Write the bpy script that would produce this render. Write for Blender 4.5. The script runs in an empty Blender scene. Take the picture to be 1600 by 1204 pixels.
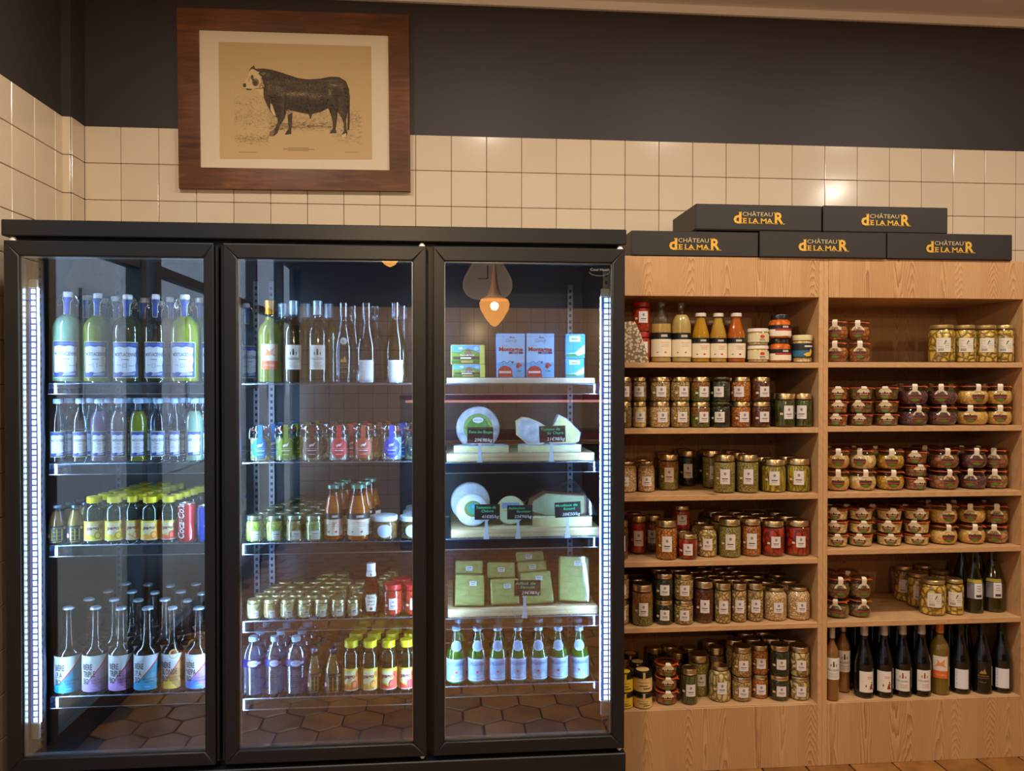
import bpy, math, random
from math import sin, cos, pi, radians, atan2, hypot
random.seed(7)
SC = bpy.context.scene
COL = SC.collection

# ---------------------------------------------------------------- camera
F_PX, YAW, PIT, CAM_D, CAM_H = 1206.26, 0.085864, -0.009366, 3.2999, 1.5092
cam = bpy.data.cameras.new('camera'); camo = bpy.data.objects.new('camera', cam); COL.objects.link(camo)
cam.sensor_fit = 'HORIZONTAL'; cam.sensor_width = 36.0; cam.lens = F_PX / 1600 * 36.0
cam.clip_start = 0.05
camo.location = (0, -CAM_D, CAM_H); camo.rotation_euler = (pi / 2 + PIT, 0, -YAW)
SC.camera = camo

# ---------------------------------------------------------------- world, view, light
SC.view_settings.view_transform = 'Standard'; SC.view_settings.look = 'None'
SC.view_settings.gamma = 1.0; SC.view_settings.use_curve_mapping = False
SC.view_settings.exposure = 0.04
W = bpy.data.worlds.new('sky'); SC.world = W; W.use_nodes = True
bg = W.node_tree.nodes['Background']; bg.inputs[0].default_value = (0.62, 0.78, 1.0, 1); bg.inputs[1].default_value = 6.0
cy = SC.cycles
cy.max_bounces = 10; cy.diffuse_bounces = 4; cy.glossy_bounces = 5; cy.transmission_bounces = 6
cy.transparent_max_bounces = 40; cy.caustics_reflective = False; cy.caustics_refractive = False
cy.sample_clamp_indirect = 4.0

# round downlights added to light the room, rightmost read off a tile glint; their housings are built further down
LAMP_Z = 3.10
DOWNLIGHTS = [(-0.9, -1.35), (0.25, -1.45), (1.35, -1.4), (2.5, -1.35), (3.29, -3.04), (0.0, -4.3), (2.0, -4.4), (-0.6, -2.9), (1.5, -2.9)]
DL_POWER, DL_COL = 17.0, (1.0, 0.92, 0.80)
for lx, ly in DOWNLIGHTS:
    L = bpy.data.lights.new('downlight', 'AREA'); L.shape = 'DISK'; L.size = 0.16; L.energy = DL_POWER; L.color = DL_COL
    if ly < -2.0 and lx < 3: L.spread = radians(105)
    o = bpy.data.objects.new('downlight', L); COL.objects.link(o); o.location = (lx, ly, LAMP_Z - 0.012)
PENDANTS = [(.40, -4.4, 2.10), (-.31, -2.45, 2.30), (2.3, -3.6, 2.2)]
for lx, ly, lz in PENDANTS:
    L = bpy.data.lights.new('pendant_bulb', 'POINT'); L.energy = 62.0; L.color = (1.0, .88, .74); L.shadow_soft_size = .03
    o = bpy.data.objects.new('pendant_bulb', L); COL.objects.link(o); o.location = (lx, ly, lz)

# ---------------------------------------------------------------- pixel helpers (photo pixel + real depth -> place)
CY_, SY_ = cos(YAW), sin(YAW); CP_, SP_ = cos(PIT), sin(PIT)
def P(px, py, Y):
    """point seen at photo pixel (px, py) on the upright plane at depth Y -> (X, Z)"""
    u = (px - 800) / F_PX; v = (602 - py) / F_PX
    yr = CP_ - SP_ * v; z = SP_ + CP_ * v
    x = CY_ * u + SY_ * yr; y = -SY_ * u + CY_ * yr
    t = (Y + CAM_D) / y
    return x * t, CAM_H + z * t
def XZ(px, Y, Z):
    """X of the point at depth Y and height Z seen in photo column px"""
    u = (px - 800) / F_PX; yy = Y + CAM_D; dz = Z - CAM_H
    return (SY_ * yy + u * (CP_ * CY_ * yy + SP_ * dz)) / (CY_ - u * CP_ * SY_)
def SCL(X, Y):
    """metres per photo pixel at a place"""
    return (SY_ * X + CY_ * (Y + CAM_D)) / F_PX
def FLOORY(px, py, Z):
    """Y of the point of the level plane at height Z seen at the pixel"""
    u = (px - 800) / F_PX; v = (602 - py) / F_PX
    yr = CP_ - SP_ * v; z = SP_ + CP_ * v
    y = -SY_ * u + CY_ * yr
    return (Z - CAM_H) / z * y - CAM_D

# ---------------------------------------------------------------- materials
def srgb(r, g=None, b=None):
    if g is None: r, g, b = r
    f = lambda c: (c / 255) / 12.92 if c / 255 <= 0.04045 else ((c / 255 + 0.055) / 1.055) ** 2.4
    return (f(r), f(g), f(b), 1)
_M = {}
class NT:
    """small node tree writer"""
    def __init__(s, name):
        m = bpy.data.materials.new(name); m.use_nodes = True; s.m = m; s.t = m.node_tree; s.t.nodes.clear()
        s.out = s.t.nodes.new('ShaderNodeOutputMaterial')
    def n(s, typ, **kw):
        nd = s.t.nodes.new('ShaderNode' + typ)
        for k, v in kw.items():
            if k.startswith('_'): setattr(nd, k[1:], v)
            else:
                key = int(k[1:]) if k[0] == 'i' and k[1:].isdigit() else k.replace('__', ' ')
                s.put(nd.inputs[key], v)
        return nd
    def put(s, inp, v):
        if isinstance(v, bpy.types.NodeSocket): s.t.links.new(v, inp)
        elif isinstance(v, bpy.types.Node): s.t.links.new(v.outputs[0], inp)
        else: inp.default_value = v
    def ma(s, op, a, b=0.0, c=0.0):
        nd = s.t.nodes.new('ShaderNodeMath'); nd.operation = op
        s.put(nd.inputs[0], a); s.put(nd.inputs[1], b); s.put(nd.inputs[2], c); return nd.outputs[0]
    def mix(s, f, a, b, blend='MIX'):
        nd = s.t.nodes.new('ShaderNodeMix'); nd.data_type = 'RGBA'; nd.blend_type = blend
        s.put(nd.inputs[0], f); s.put(nd.inputs[6], a); s.put(nd.inputs[7], b); return nd.outputs[2]
    def ramp(s, f, stops):
        nd = s.t.nodes.new('ShaderNodeValToRGB'); cr = nd.color_ramp
        while len(cr.elements) < len(stops): cr.elements.new(0.5)
        for e, (p, c) in zip(cr.elements, stops): e.position = p; e.color = c
        s.put(nd.inputs[0], f); return nd.outputs[0]
    def map(s, vec, scale=(1, 1, 1), loc=(0, 0, 0)):
        nd = s.t.nodes.new('ShaderNodeMapping'); s.put(nd.inputs[0], vec); nd.inputs[1].default_value = loc; nd.inputs[3].default_value = scale
        return nd.outputs[0]
    def coord(s, kind='Object', rnd=False):
        c = s.t.nodes.new('ShaderNodeTexCoord').outputs[kind]
        if rnd:
            oi = s.t.nodes.new('ShaderNodeObjectInfo'); a = s.t.nodes.new('ShaderNodeVectorMath'); a.operation = 'ADD'
            mu = s.ma('MULTIPLY', oi.outputs['Random'], 3.0)
            s.put(a.inputs[0], c); s.put(a.inputs[1], mu); c = a.outputs[0]
        return c
    def bsdf(s, col=(.8, .8, .8, 1), rough=.5, metal=0., spec=.5, bump=None, bstr=.3, bdist=.002, **kw):
        b = s.t.nodes.new('ShaderNodeBsdfPrincipled')
        s.put(b.inputs['Base Color'], col); s.put(b.inputs['Roughness'], rough); s.put(b.inputs['Metallic'], metal)
        s.put(b.inputs['Specular IOR Level'], spec)
        for k, v in kw.items(): s.put(b.inputs[k.replace('_', ' ')], v)
        if bump is not None:
            bp = s.n('Bump', Strength=bstr, Distance=bdist, Height=bump); s.t.links.new(bp.outputs[0], b.inputs['Normal'])
        return b
    def done(s, sh):
        s.put(s.out.inputs[0], sh); return s.m
def cached(fn):
    def w(*a, **k):
        key = (fn.__name__,) + a + tuple(sorted(k.items()))
        if key not in _M: _M[key] = fn(*a, **k)
        return _M[key]
    return w
@cached
def plain(rgb, rough=.5, metal=0., spec=.5, coat=0.):
    t = NT('plain')
    n = t.n('TexNoise', Scale=60.0); v = t.ma('MULTIPLY_ADD', n.outputs[0], .06, .97)
    c = t.mix(1.0, srgb(rgb), v, 'MULTIPLY')
    return t.done(t.bsdf(c, rough, metal, spec, Coat_Weight=coat))
@cached
def glow(rgb, strength):
    t = NT('glow'); return t.done(t.n('Emission', Color=srgb(rgb), Strength=strength))
@cached
def clear(rgb=(235, 245, 245), refl=.12, edge=.75, rough=.03):
    """thin clear glass: see-through with real mirror reflection that grows towards the edge"""
    t = NT('clear_glass')
    lw = t.n('LayerWeight', Blend=.35)
    f = t.ma('MULTIPLY_ADD', t.ma('POWER', lw.outputs[1], 2.2), edge - refl, refl)
    tr = t.n('BsdfTransparent', Color=srgb(rgb)); gl = t.n('BsdfGlossy', Roughness=rough, Color=(1, 1, 1, 1))
    return t.done(t.n('MixShader', i0=f, i1=tr, i2=gl))
@cached
def pane(refl=.16):
    t = NT('door_glass')
    fr = t.n('Fresnel', IOR=1.5)
    f = t.ma('MINIMUM', t.ma('ADD', t.ma('MULTIPLY', fr.outputs[0], 1.3), refl - .05), .95)
    tr = t.n('BsdfTransparent', Color=(.93, .97, .97, 1)); gl = t.n('BsdfGlossy', Roughness=0.0, Color=(1, 1, 1, 1))
    return t.done(t.n('MixShader', i0=f, i1=tr, i2=gl))
@cached
def liquid(rgb, dens=.75, rough=.12):
    """cloudy drink: partly see-through body colour"""
    t = NT('liquid')
    d = t.bsdf(srgb(rgb), rough, 0., .4, Coat_Weight=.6, Coat_Roughness=.03)
    tl = t.n('BsdfTranslucent', Color=srgb(rgb)); a = t.n('MixShader', i0=.35, i1=d, i2=tl)
    tr = t.n('BsdfTransparent', Color=srgb(rgb))
    return t.done(t.n('MixShader', i0=dens, i1=tr, i2=a))
@cached
def food(c1, c2, c3, size=.012, stretch=(1, 1, 1), kind='beans', bump=.6, top=None, split=0., coat=.35):
    """packed jar contents: cells of beans, stalks or pieces; 'top' colours the upper part of a layered jar"""
    t = NT('jar_contents')
    co = t.coord('Object', True)
    s = 1.0 / size
    wob = t.n('TexNoise', Vector=co, Scale=s * .7, Detail=2.0)
    v = t.t.nodes.new('ShaderNodeVectorMath'); v.operation = 'MULTIPLY_ADD'
    t.put(v.inputs[0], wob.outputs[1]); v.inputs[1].default_value = (size * .9,) * 3; t.put(v.inputs[2], co)
    m = t.map(v.outputs[0], tuple(s * q for q in stretch))
    vo = t.n('TexVoronoi', Vector=m, Scale=1.0); ve = t.n('TexVoronoi', Vector=m, Scale=1.0, _feature='DISTANCE_TO_EDGE')
    sep = t.n('SeparateColor', Color=vo.outputs['Color'])
    base = t.mix(sep.outputs[0], srgb(c1), srgb(c2))
    if top is not None:
        g = t.n('SeparateXYZ', Vector=t.coord('Object'))
        nz = t.n('TexNoise', Vector=co, Scale=45.0)
        zz = t.ma('ADD', g.outputs[2], t.ma('MULTIPLY', t.ma('SUBTRACT', nz.outputs[0], .5), .03))
        k = t.ma('GREATER_THAN', zz, split)
        base = t.mix(k, base, t.mix(sep.outputs[1], srgb(top), srgb(tuple(int(q * .75) for q in top))))
    e = t.ma('MINIMUM', t.ma('MULTIPLY', ve.outputs['Distance'], 4.6), 1.0)
    col = t.mix(e, srgb(c3), base)
    col = t.mix(1.0, col, (1.8, 1.72, 1.6, 1), 'MULTIPLY')
    return t.done(t.bsdf(col, .35, 0., .5, bump=e, bstr=bump, bdist=size * .25, Coat_Weight=coat, Coat_Roughness=.08))
@cached
def pinewood(tone=1.0, plank=.105, vertical=True, c1=(204, 158, 108), c2=(140, 92, 54), c3=(210, 170, 124)):
    """larch-look board: cathedral grain in boards side by side, brown-pink early wood and light late wood"""
    t = NT('pine_decor')
    g = t.n('SeparateXYZ', Vector=t.n('NewGeometry').outputs['Position'])
    X, Y, Z = g.outputs
    U, V = (t.ma('ADD', X, Y), Z) if vertical else (t.ma('ADD', Z, t.ma('MULTIPLY', Y, .6)), X)
    a = t.ma('DIVIDE', U, plank); idx = t.ma('FLOOR', a); fr = t.ma('SUBTRACT', t.ma('SUBTRACT', a, idx), .5)
    wn = t.n('TexWhiteNoise', _noise_dimensions='1D', W=idx); r1 = wn.outputs[0]
    ws = t.n('SeparateColor', Color=wn.outputs[1])
    frx = t.ma('ADD', fr, t.ma('MULTIPLY', t.ma('SUBTRACT', ws.outputs[0], .5), .7))
    cv = t.n('CombineXYZ', X=t.ma('MULTIPLY', U, 26.0), Y=t.ma('MULTIPLY', V, 2.6), Z=t.ma('MULTIPLY', r1, 37.0))
    nz = t.n('TexNoise', Vector=cv.outputs[0], Scale=1.0, Detail=3.0)
    q = t.ma('MULTIPLY', t.ma('MULTIPLY', frx, frx), 26.0)
    par = t.ma('ADD', t.ma('ADD', q, t.ma('MULTIPLY', V, t.ma('MULTIPLY_ADD', ws.outputs[1], 40.0, -12.0))), t.ma('MULTIPLY', nz.outputs[0], 3.2))
    ring = t.ma('FRACT', t.ma('MULTIPLY', par, 1.5))
    line = t.ma('POWER', ring, 2.2)
    fine = t.n('TexNoise', Vector=t.n('CombineXYZ', X=t.ma('MULTIPLY', U, 420.0), Y=t.ma('MULTIPLY', V, 9.0), Z=r1).outputs[0], Scale=1.0, Detail=2.0)
    col = t.mix(t.ma('MULTIPLY', line, .85 if vertical and plank < .2 else .3), srgb(c1), srgb(c2))
    col = t.mix(t.ma('MULTIPLY', ws.outputs[2], .35), col, srgb(c3))
    col = t.mix(1.0, col, t.ma('MULTIPLY_ADD', fine.outputs[0], .35, .80 * tone), 'MULTIPLY')
    kn = t.n('TexVoronoi', Vector=t.n('CombineXYZ', X=t.ma('MULTIPLY', U, 3.1), Y=t.ma('MULTIPLY', V, 2.3), Z=0.3).outputs[0], Scale=1.0)
    kk = t.ma('MINIMUM', t.ma('MULTIPLY', kn.outputs['Distance'], 15.0), 1.0)
    col = t.mix(kk, srgb(86, 52, 30), col)
    return t.done(t.bsdf(col, .42, 0., .4, bump=line, bstr=.12, bdist=.0006))
@cached
def framewood():
    t = NT('frame_wood'); co = t.coord('Object')
    n = t.n('TexNoise', Vector=t.map(co, (9, 9, 60)), Scale=1.0, Detail=5.0, Distortion=.6)
    n2 = t.n('TexNoise', Vector=t.map(co, (3, 3, 5)), Scale=1.0, Detail=2.0)
    c = t.ramp(t.ma('MULTIPLY_ADD', n2.outputs[0], .5, t.ma('MULTIPLY', n.outputs[0], .5)), [(0.3, srgb(62, 34, 18)), (.55, srgb(104, 62, 34)), (.75, srgb(140, 90, 52))])
    return t.done(t.bsdf(c, .3, 0., .5, bump=n.outputs[0], bstr=.15, bdist=.001))
@cached
def lampshade(e):
    t = NT('lampshade'); tr = t.n('BsdfTransparent', Color=(1, .80, .52, 1)); em = t.n('Emission', Color=srgb(255, 172, 84), Strength=e)
    return t.done(t.n('MixShader', i0=.5, i1=tr, i2=em))
@cached
def paint(rgb, rough=.55, mott=.08):
    t = NT('wall_paint'); co = t.coord('Object')
    n = t.n('TexNoise', Vector=co, Scale=1.7, Detail=4.0); f = t.n('TexNoise', Vector=co, Scale=220.0, Detail=2.0)
    c = t.mix(1.0, srgb(rgb), t.ma('MULTIPLY_ADD', n.outputs[0], mott * 2, 1 - mott), 'MULTIPLY')
    return t.done(t.bsdf(c, rough, 0., .35, bump=f.outputs[0], bstr=.08, bdist=.001))
@cached
def tile_glaze(rgb):
    t = NT('tile_glaze'); oi = t.n('ObjectInfo')
    n = t.n('TexNoise', Vector=t.coord('Object', True), Scale=7.0, Detail=2.0)
    v = t.ma('ADD', t.ma('MULTIPLY_ADD', oi.outputs['Random'], .07, .94), t.ma('MULTIPLY', n.outputs[0], .05))
    c = t.mix(1.0, srgb(rgb), v, 'MULTIPLY')
    return t.done(t.bsdf(c, .13, 0., .5, bump=n.outputs[0], bstr=.10, bdist=.004))
@cached
def terracotta():
    t = NT('terracotta'); oi = t.n('ObjectInfo'); co = t.coord('Object', True)
    n = t.n('TexNoise', Vector=co, Scale=14.0, Detail=5.0); v = t.ma('MULTIPLY_ADD', oi.outputs['Random'], .3, .75)
    c = t.ramp(n.outputs[0], [(.3, srgb(118, 76, 36)), (.55, srgb(146, 98, 48)), (.75, srgb(162, 114, 62))])
    return t.done(t.bsdf(t.mix(1.0, c, v, 'MULTIPLY'), .3, 0., .5, bump=n.outputs[0], bstr=.2, bdist=.002))

# ---------------------------------------------------------------- mesh building
class MB:
    """collects vertices and faces of ONE object"""
    def __init__(s): s.v = []; s.f = []; s.mi = []; s.mats = []
    def m(s, mat):
        if mat not in s.mats: s.mats.append(mat)
        return s.mats.index(mat)
    def add(s, vs, fs, mat):
        o = len(s.v); s.v += vs; k = s.m(mat)
        for f in fs: s.f.append(tuple(o + i for i in f)); s.mi.append(k)
        return s
    def box(s, x0, x1, y0, y1, z0, z1, mat, ch=0.0):
        if ch <= 0:
            vs = [(x, y, z) for z in (z0, z1) for y in (y0, y1) for x in (x0, x1)]
            fs = [(0, 2, 3, 1), (4, 5, 7, 6), (0, 1, 5, 4), (2, 6, 7, 3), (0, 4, 6, 2), (1, 3, 7, 5)]
            return s.add(vs, fs, mat)
        # chamfered box: three rectangles per axis
        vs = []; idx = {}
        c = ch; X = (x0, x1); Y = (y0, y1); Z = (z0, z1); sg = (1, -1)
        for i in (0, 1):
            for j in (0, 1):
                for k in (0, 1):
                    for ax in range(3):
                        p = [X[i] + sg[i] * c, Y[j] + sg[j] * c, Z[k] + sg[k] * c]
                        p[ax] = (X[i], Y[j], Z[k])[ax]; idx[i, j, k, ax] = len(vs); vs.append(tuple(p))
        I = lambda i, j, k, a: idx[i, j, k, a]
        fs = []
        for a in range(3):
            for e in (0, 1):
                q = []
                for (m1, m2) in ((0, 0), (1, 0), (1, 1), (0, 1)):
                    t3 = [0, 0, 0]; t3[a] = e; o = [b for b in range(3) if b != a]; t3[o[0]] = m1; t3[o[1]] = m2; q.append(I(*t3, a))
                if (e == 0) ^ (a == 1): q.reverse()
                fs.append(tuple(q))
        for a in range(3):           # edges along axis a
            o = [b for b in range(3) if b != a]
            for m1 in (0, 1):
                for m2 in (0, 1):
                    t0 = [0, 0, 0]; t1 = [0, 0, 0]
                    for t3, e in ((t0, 0), (t1, 1)): t3[a] = e; t3[o[0]] = m1; t3[o[1]] = m2
                    q = [I(*t0, o[0]), I(*t1, o[0]), I(*t1, o[1]), I(*t0, o[1])]
                    if (m1 ^ m2) ^ (a == 1): q.reverse()
                    fs.append(tuple(q))
        for i in (0, 1):
            for j in (0, 1):
                for k in (0, 1):
                    q = [I(i, j, k, 0), I(i, j, k, 1), I(i, j, k, 2)]
                    if (i + j + k) % 2: q.reverse()
                    fs.append(tuple(q))
        return s.add(vs, fs, mat)
    def lathe(s, prof, mat, seg=24, cx=0., cy=0., cz=0., facet=None):
        """prof: (r, z) from bottom to top; r = 0 ends close"""
        vs = []; rings = []
        for r, z in prof:
            if r < 1e-6: rings.append([len(vs)]); vs.append((cx, cy, cz + z))
            else:
                rings.append(list(range(len(vs), len(vs) + seg)))
                vs += [(cx + r * sin(2 * pi * k / seg), cy - r * cos(2 * pi * k / seg), cz + z) for k in range(seg)]
        fs = []
        for A, B in zip(rings, rings[1:]):
            if len(A) == 1 and len(B) == 1: continue
            for k in range(seg):
                k2 = (k + 1) % seg
                if len(A) == 1: fs.append((A[0], B[k2], B[k]))
                elif len(B) == 1: fs.append((A[k], A[k2], B[0]))
                else: fs.append((A[k], A[k2], B[k2], B[k]))
        return s.add(vs, fs, mat)
    def tube(s, pts, r, mat, seg=6, close=False):
        from mathutils import Vector
        P_ = [Vector(p) for p in pts]; n = len(P_); vs = []; fs = []
        up0 = Vector((0.13, 0.21, 0.97))
        for i, p in enumerate(P_):
            a = P_[(i - 1) % n] if (close or i) else p; b = P_[(i + 1) % n] if (close or i < n - 1) else p
            d = (b - a).normalized(); x = d.cross(up0)
            if x.length < .05: x = d.cross(Vector((1, 0, 0)))
            x.normalize(); y = d.cross(x)
            for k in range(seg):
                t = 2 * pi * k / seg; q = p + x * (r * cos(t)) + y * (r * sin(t)); vs.append(tuple(q))
        m = n if close else n - 1
        for i in range(m):
            for k in range(seg):
                a = i * seg + k; b = i * seg + (k + 1) % seg; c = ((i + 1) % n) * seg + (k + 1) % seg; d = ((i + 1) % n) * seg + k
                fs.append((a, b, c, d))
        if not close: fs.append(tuple(range(seg))[::-1]); fs.append(tuple((n - 1) * seg + k for k in range(seg)))
        return s.add(vs, fs, mat)
    def prism(s, poly, y0, y1, mat):
        """poly of (x, z), extruded along y"""
        n = len(poly); vs = [(x, y0, z) for x, z in poly] + [(x, y1, z) for x, z in poly]
        fs = [tuple(range(n)), tuple(range(2 * n - 1, n - 1, -1))] + [(i, i + n, (i + 1) % n + n, (i + 1) % n) for i in range(n)]
        return s.add(vs, fs, mat)
    def mesh(s, name, smooth=35):
        me = bpy.data.meshes.new(name); me.from_pydata(s.v, [], s.f)
        for m in s.mats: me.materials.append(m)
        me.polygons.foreach_set('material_index', s.mi)
        if smooth:
            me.polygons.foreach_set('use_smooth', [True] * len(s.f)); me.set_sharp_from_angle(angle=radians(smooth))
        me.update(); return me
def part(name, mb, parent=None, loc=(0, 0, 0), rz=0., label=None, smooth=35, kind=None):
    me = mb.mesh(name, smooth) if isinstance(mb, MB) else mb
    o = bpy.data.objects.new(name, me); COL.objects.link(o); o.location = loc; o.rotation_euler = (0, 0, rz)
    if parent is not None: o.parent = parent
    if label: o['label'] = label
    if kind: o['kind'] = kind
    return o
def thing(name, label, cat, loc=(0, 0, 0), rz=0., group=None, ry=0., rx=0.):
    o = bpy.data.objects.new(name, None); COL.objects.link(o); o.empty_display_size = .05
    o.location = loc; o.rotation_euler = (rx, ry, rz); o['label'] = label; o['category'] = cat
    if group: o['group'] = group
    return o

# ---------------------------------------------------------------- lettering and print (flat print on labels)
_T = {}
def text_shape(s, bold=0.0):
    key = (s, bold)
    if key in _T: return _T[key]
    cu = bpy.data.curves.new('lettering', 'FONT'); cu.body = s; cu.size = 1.0; cu.resolution_u = 2; cu.offset = bold; cu.fill_mode = 'FRONT'
    ob = bpy.data.objects.new('lettering', cu)
    me = bpy.data.meshes.new_from_object(ob)
    vs = [(v.co.x, v.co.y) for v in me.vertices]; fs = [tuple(p.vertices) for p in me.polygons]
    bpy.data.objects.remove(ob); bpy.data.curves.remove(cu); bpy.data.meshes.remove(me)
    xs = [v[0] for v in vs] or [0, 1]; x0, x1 = min(xs), max(xs)
    _T[key] = ([(x - x0, y) for x, y in vs], fs, x1 - x0); return _T[key]
def clip(pts, c, sg):
    """the part of a polygon right (sg = 1) or left (sg = -1) of the upright line u = c"""
    out = []
    for (a, b) in zip(pts, pts[1:] + pts[:1]):
        ia, ib = (a[0] - c) * sg >= 0, (b[0] - c) * sg >= 0
        if ia: out.append(a)
        if ia != ib: t_ = (c - a[0]) / (b[0] - a[0]); out.append((c, a[1] + (b[1] - a[1]) * t_))
    return out
class Print:
    """flat artwork in metres (u right, v up) put onto a round or flat face"""
    def __init__(s): s.it = []
    def rect(s, u0, v0, u1, v1, mat, l=0): s.it.append(([(u0, v0), (u1, v0), (u1, v1), (u0, v1)], None, mat, l)); return s
    def poly(s, pts, mat, l=0): s.it.append((list(pts), None, mat, l)); return s
    def disc(s, u, v, r, mat, l=0, ry=None, n=20):
        ry = ry or r; s.it.append(([(u + r * cos(2 * pi * k / n), v + ry * sin(2 * pi * k / n)) for k in range(n)], None, mat, l)); return s
    def text(s, t, u, v, h, mat, l=2, xs=1.0, al='C', w=None, bold=0.0, rot=0.0, slant=0.0):
        """h = capital height; w = wanted width"""
        vs, fs, wd = text_shape(t, bold); k = h / .7; kx = k * xs if w is None else w / wd
        off = {'C': -wd * kx / 2, 'L': 0, 'R': -wd * kx}[al]; c, sn = cos(rot), sin(rot)
        q = []
        for x, y in vs:
            a, b = x * kx + off + slant * y * k, y * k; q.append((u + a * c - b * sn, v + a * sn + b * c))
        s.it.append((q, fs, mat, l)); return s
    def put(s, mb, place):
        for pts, fs, mat, l in s.it:
            if fs is None:
                if len(pts) == 4 and abs(pts[0][1] - pts[1][1]) < 1e-9 and abs(pts[0][0] - pts[3][0]) < 1e-9:
                    (u0, v0), (u1, v1) = pts[0], pts[2]; n = max(1, int(abs(u1 - u0) / .006)); m = max(1, int(abs(v1 - v0) / .012))
                    if place.flat: n = m = 1
                    vs = [place(u0 + (u1 - u0) * i / n, v0 + (v1 - v0) * j / m, l) for j in range(m + 1) for i in range(n + 1)]
                    ff = [(j * (n + 1) + i, j * (n + 1) + i + 1, (j + 1) * (n + 1) + i + 1, (j + 1) * (n + 1) + i) for j in range(m) for i in range(n)]
                    mb.add(vs, ff, mat)
                else:
                    # polygon cut into upright strips so that it follows a curved face
                    n = len(pts)
                    if place.flat: mb.add([place(u, v, l) for u, v in pts], [tuple(range(n))], mat)
                    else:
                        lo = min(p[0] for p in pts); hi = max(p[0] for p in pts); ns = max(1, int((hi - lo) / .005) + 1)
                        for k in range(ns):
                            q = clip(clip(pts, lo + (hi - lo) * k / ns, 1), lo + (hi - lo) * (k + 1) / ns, -1)
                            if len(q) > 2: mb.add([place(u, v, l) for u, v in q], [tuple(range(len(q)))], mat)
            else: mb.add([place(u, v, l) for u, v in pts], fs, mat)
        return mb
def wrap(rf, z0, th0=0., R=None, eps=.0006, step=.00025):
    """place() onto a turned shape with radius rf(z); u runs round it, centred on the front"""
    R = R or rf(z0)
    def pl(u, v, l=0):
        th = th0 + u / R; r = rf(z0 + v) + eps + step * l
        return (r * sin(th), -r * cos(th), z0 + v)
    pl.flat = False; return pl
def face(x0, y, z0, step=.0003):
    """place() onto an upright flat face looking to -Y"""
    def pl(u, v, l=0): return (x0 + u, y - .0004 - step * l, z0 + v)
    pl.flat = True; return pl
def prof_r(prof):
    def rf(z):
        for (r0, z0), (r1, z1) in zip(prof, prof[1:]):
            if z1 > z0 and z0 <= z <= z1: return r0 + (r1 - r0) * (z - z0) / (z1 - z0)
        return max(p[0] for p in prof)
    return rf
# ================================================================ the room
DARK = paint((56, 50, 51), .5); CREAM = tile_glaze((214, 196, 170)); GROUT = plain((128, 104, 78), .9)
CEIL = paint((238, 230, 222), .8)
XL, TZ, TS = -1.504, 2.5381, .15        # left wall, top of the tiling, tile pitch
CEIL_Z = 3.13
WB = part('wall_back', MB().box(-1.56, 5.1, 0.006, .12, 0, CEIL_Z, DARK), kind='structure')
part('grout', MB().box(-1.504, 5.0, 0.0015, .006, 0.0, TZ, GROUT), WB)
def tile_mesh(w, h, ax='y'):
    mb = MB(); g = .0011
    if ax == 'y': mb.box(g, w - g, -.004, .003, g, h - g, CREAM, .0018)
    else: mb.box(-.003, .004, g, w - g, g, h - g, CREAM, .0018)
    return mb.mesh('tile')
full = tile_mesh(TS, TS); first = tile_mesh(.143, TS)
for k in range(5):
    z = TZ - TS * (k + 1)
    part('tile', first, WB, (-1.468, 0, z))
    for i in range(42 if k < 4 else 30):
        x = -1.325 + TS * i
        if k >= 4 and x > .9: continue
        part('tile', full, WB, (x, 0, z))
low = MB()                                   # tiling right of the bookcases, out of the picture, down to the floor
for k in range(4, 16):
    for i in range(25, 42):
        if k < 5 and i < 30: continue
        x, z = -1.325 + TS * i, TZ - TS * (k + 1); low.box(x + .0011, x + TS - .0011, -.004, .003, z + .0011, z + TS - .0011, CREAM, .0018)
part('tile', low, WB, kind='stuff')
# boxed-in corner pipe and the left wall
TR = part('trim_1', MB().box(XL, -1.468, -.116, .006, 0, CEIL_Z, DARK), kind='structure')
side_strip = tile_mesh(.107, TS, 'x'); front_strip = tile_mesh(.036, TS)
for k in range(16):
    z = TZ - TS * (k + 1)
    if k < 5: part('tile', side_strip, TR, (-1.468, -.116, z))
    part('tile', front_strip, TR, (XL, -.1165, z))
WL = part('wall_left', MB().box(XL - .12, XL, -1.12, .12, 0, CEIL_Z, DARK), kind='structure')
part('grout', MB().box(XL, XL + .0015, -1.12, -.116, 0, TZ, GROUT), WL)
fx = tile_mesh(TS, TS, 'x'); cutx = tile_mesh(.062, TS, 'x')
for k in range(17):
    z = TZ - TS * (k + 1); h = TS
    if z < 0: continue
    part('tile', cutx, WL, (XL + .003, -.178, z))
    for i in range(6): part('tile', fx, WL, (XL + .003, -.178 - TS * (i + 1), z))
part('ceiling', MB().box(-1.7, 5.1, -6.3, .12, CEIL_Z, CEIL_Z + .1, CEIL), kind='structure')
part('trim_2', MB().box(-1.56, 5.1, -.010, .006, CEIL_Z - .035, CEIL_Z, CEIL), kind='structure')
part('wall_right', MB().box(5.0, 5.12, -6.3, .12, 0, CEIL_Z, paint((150, 128, 104), .6)), kind='structure')
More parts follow.
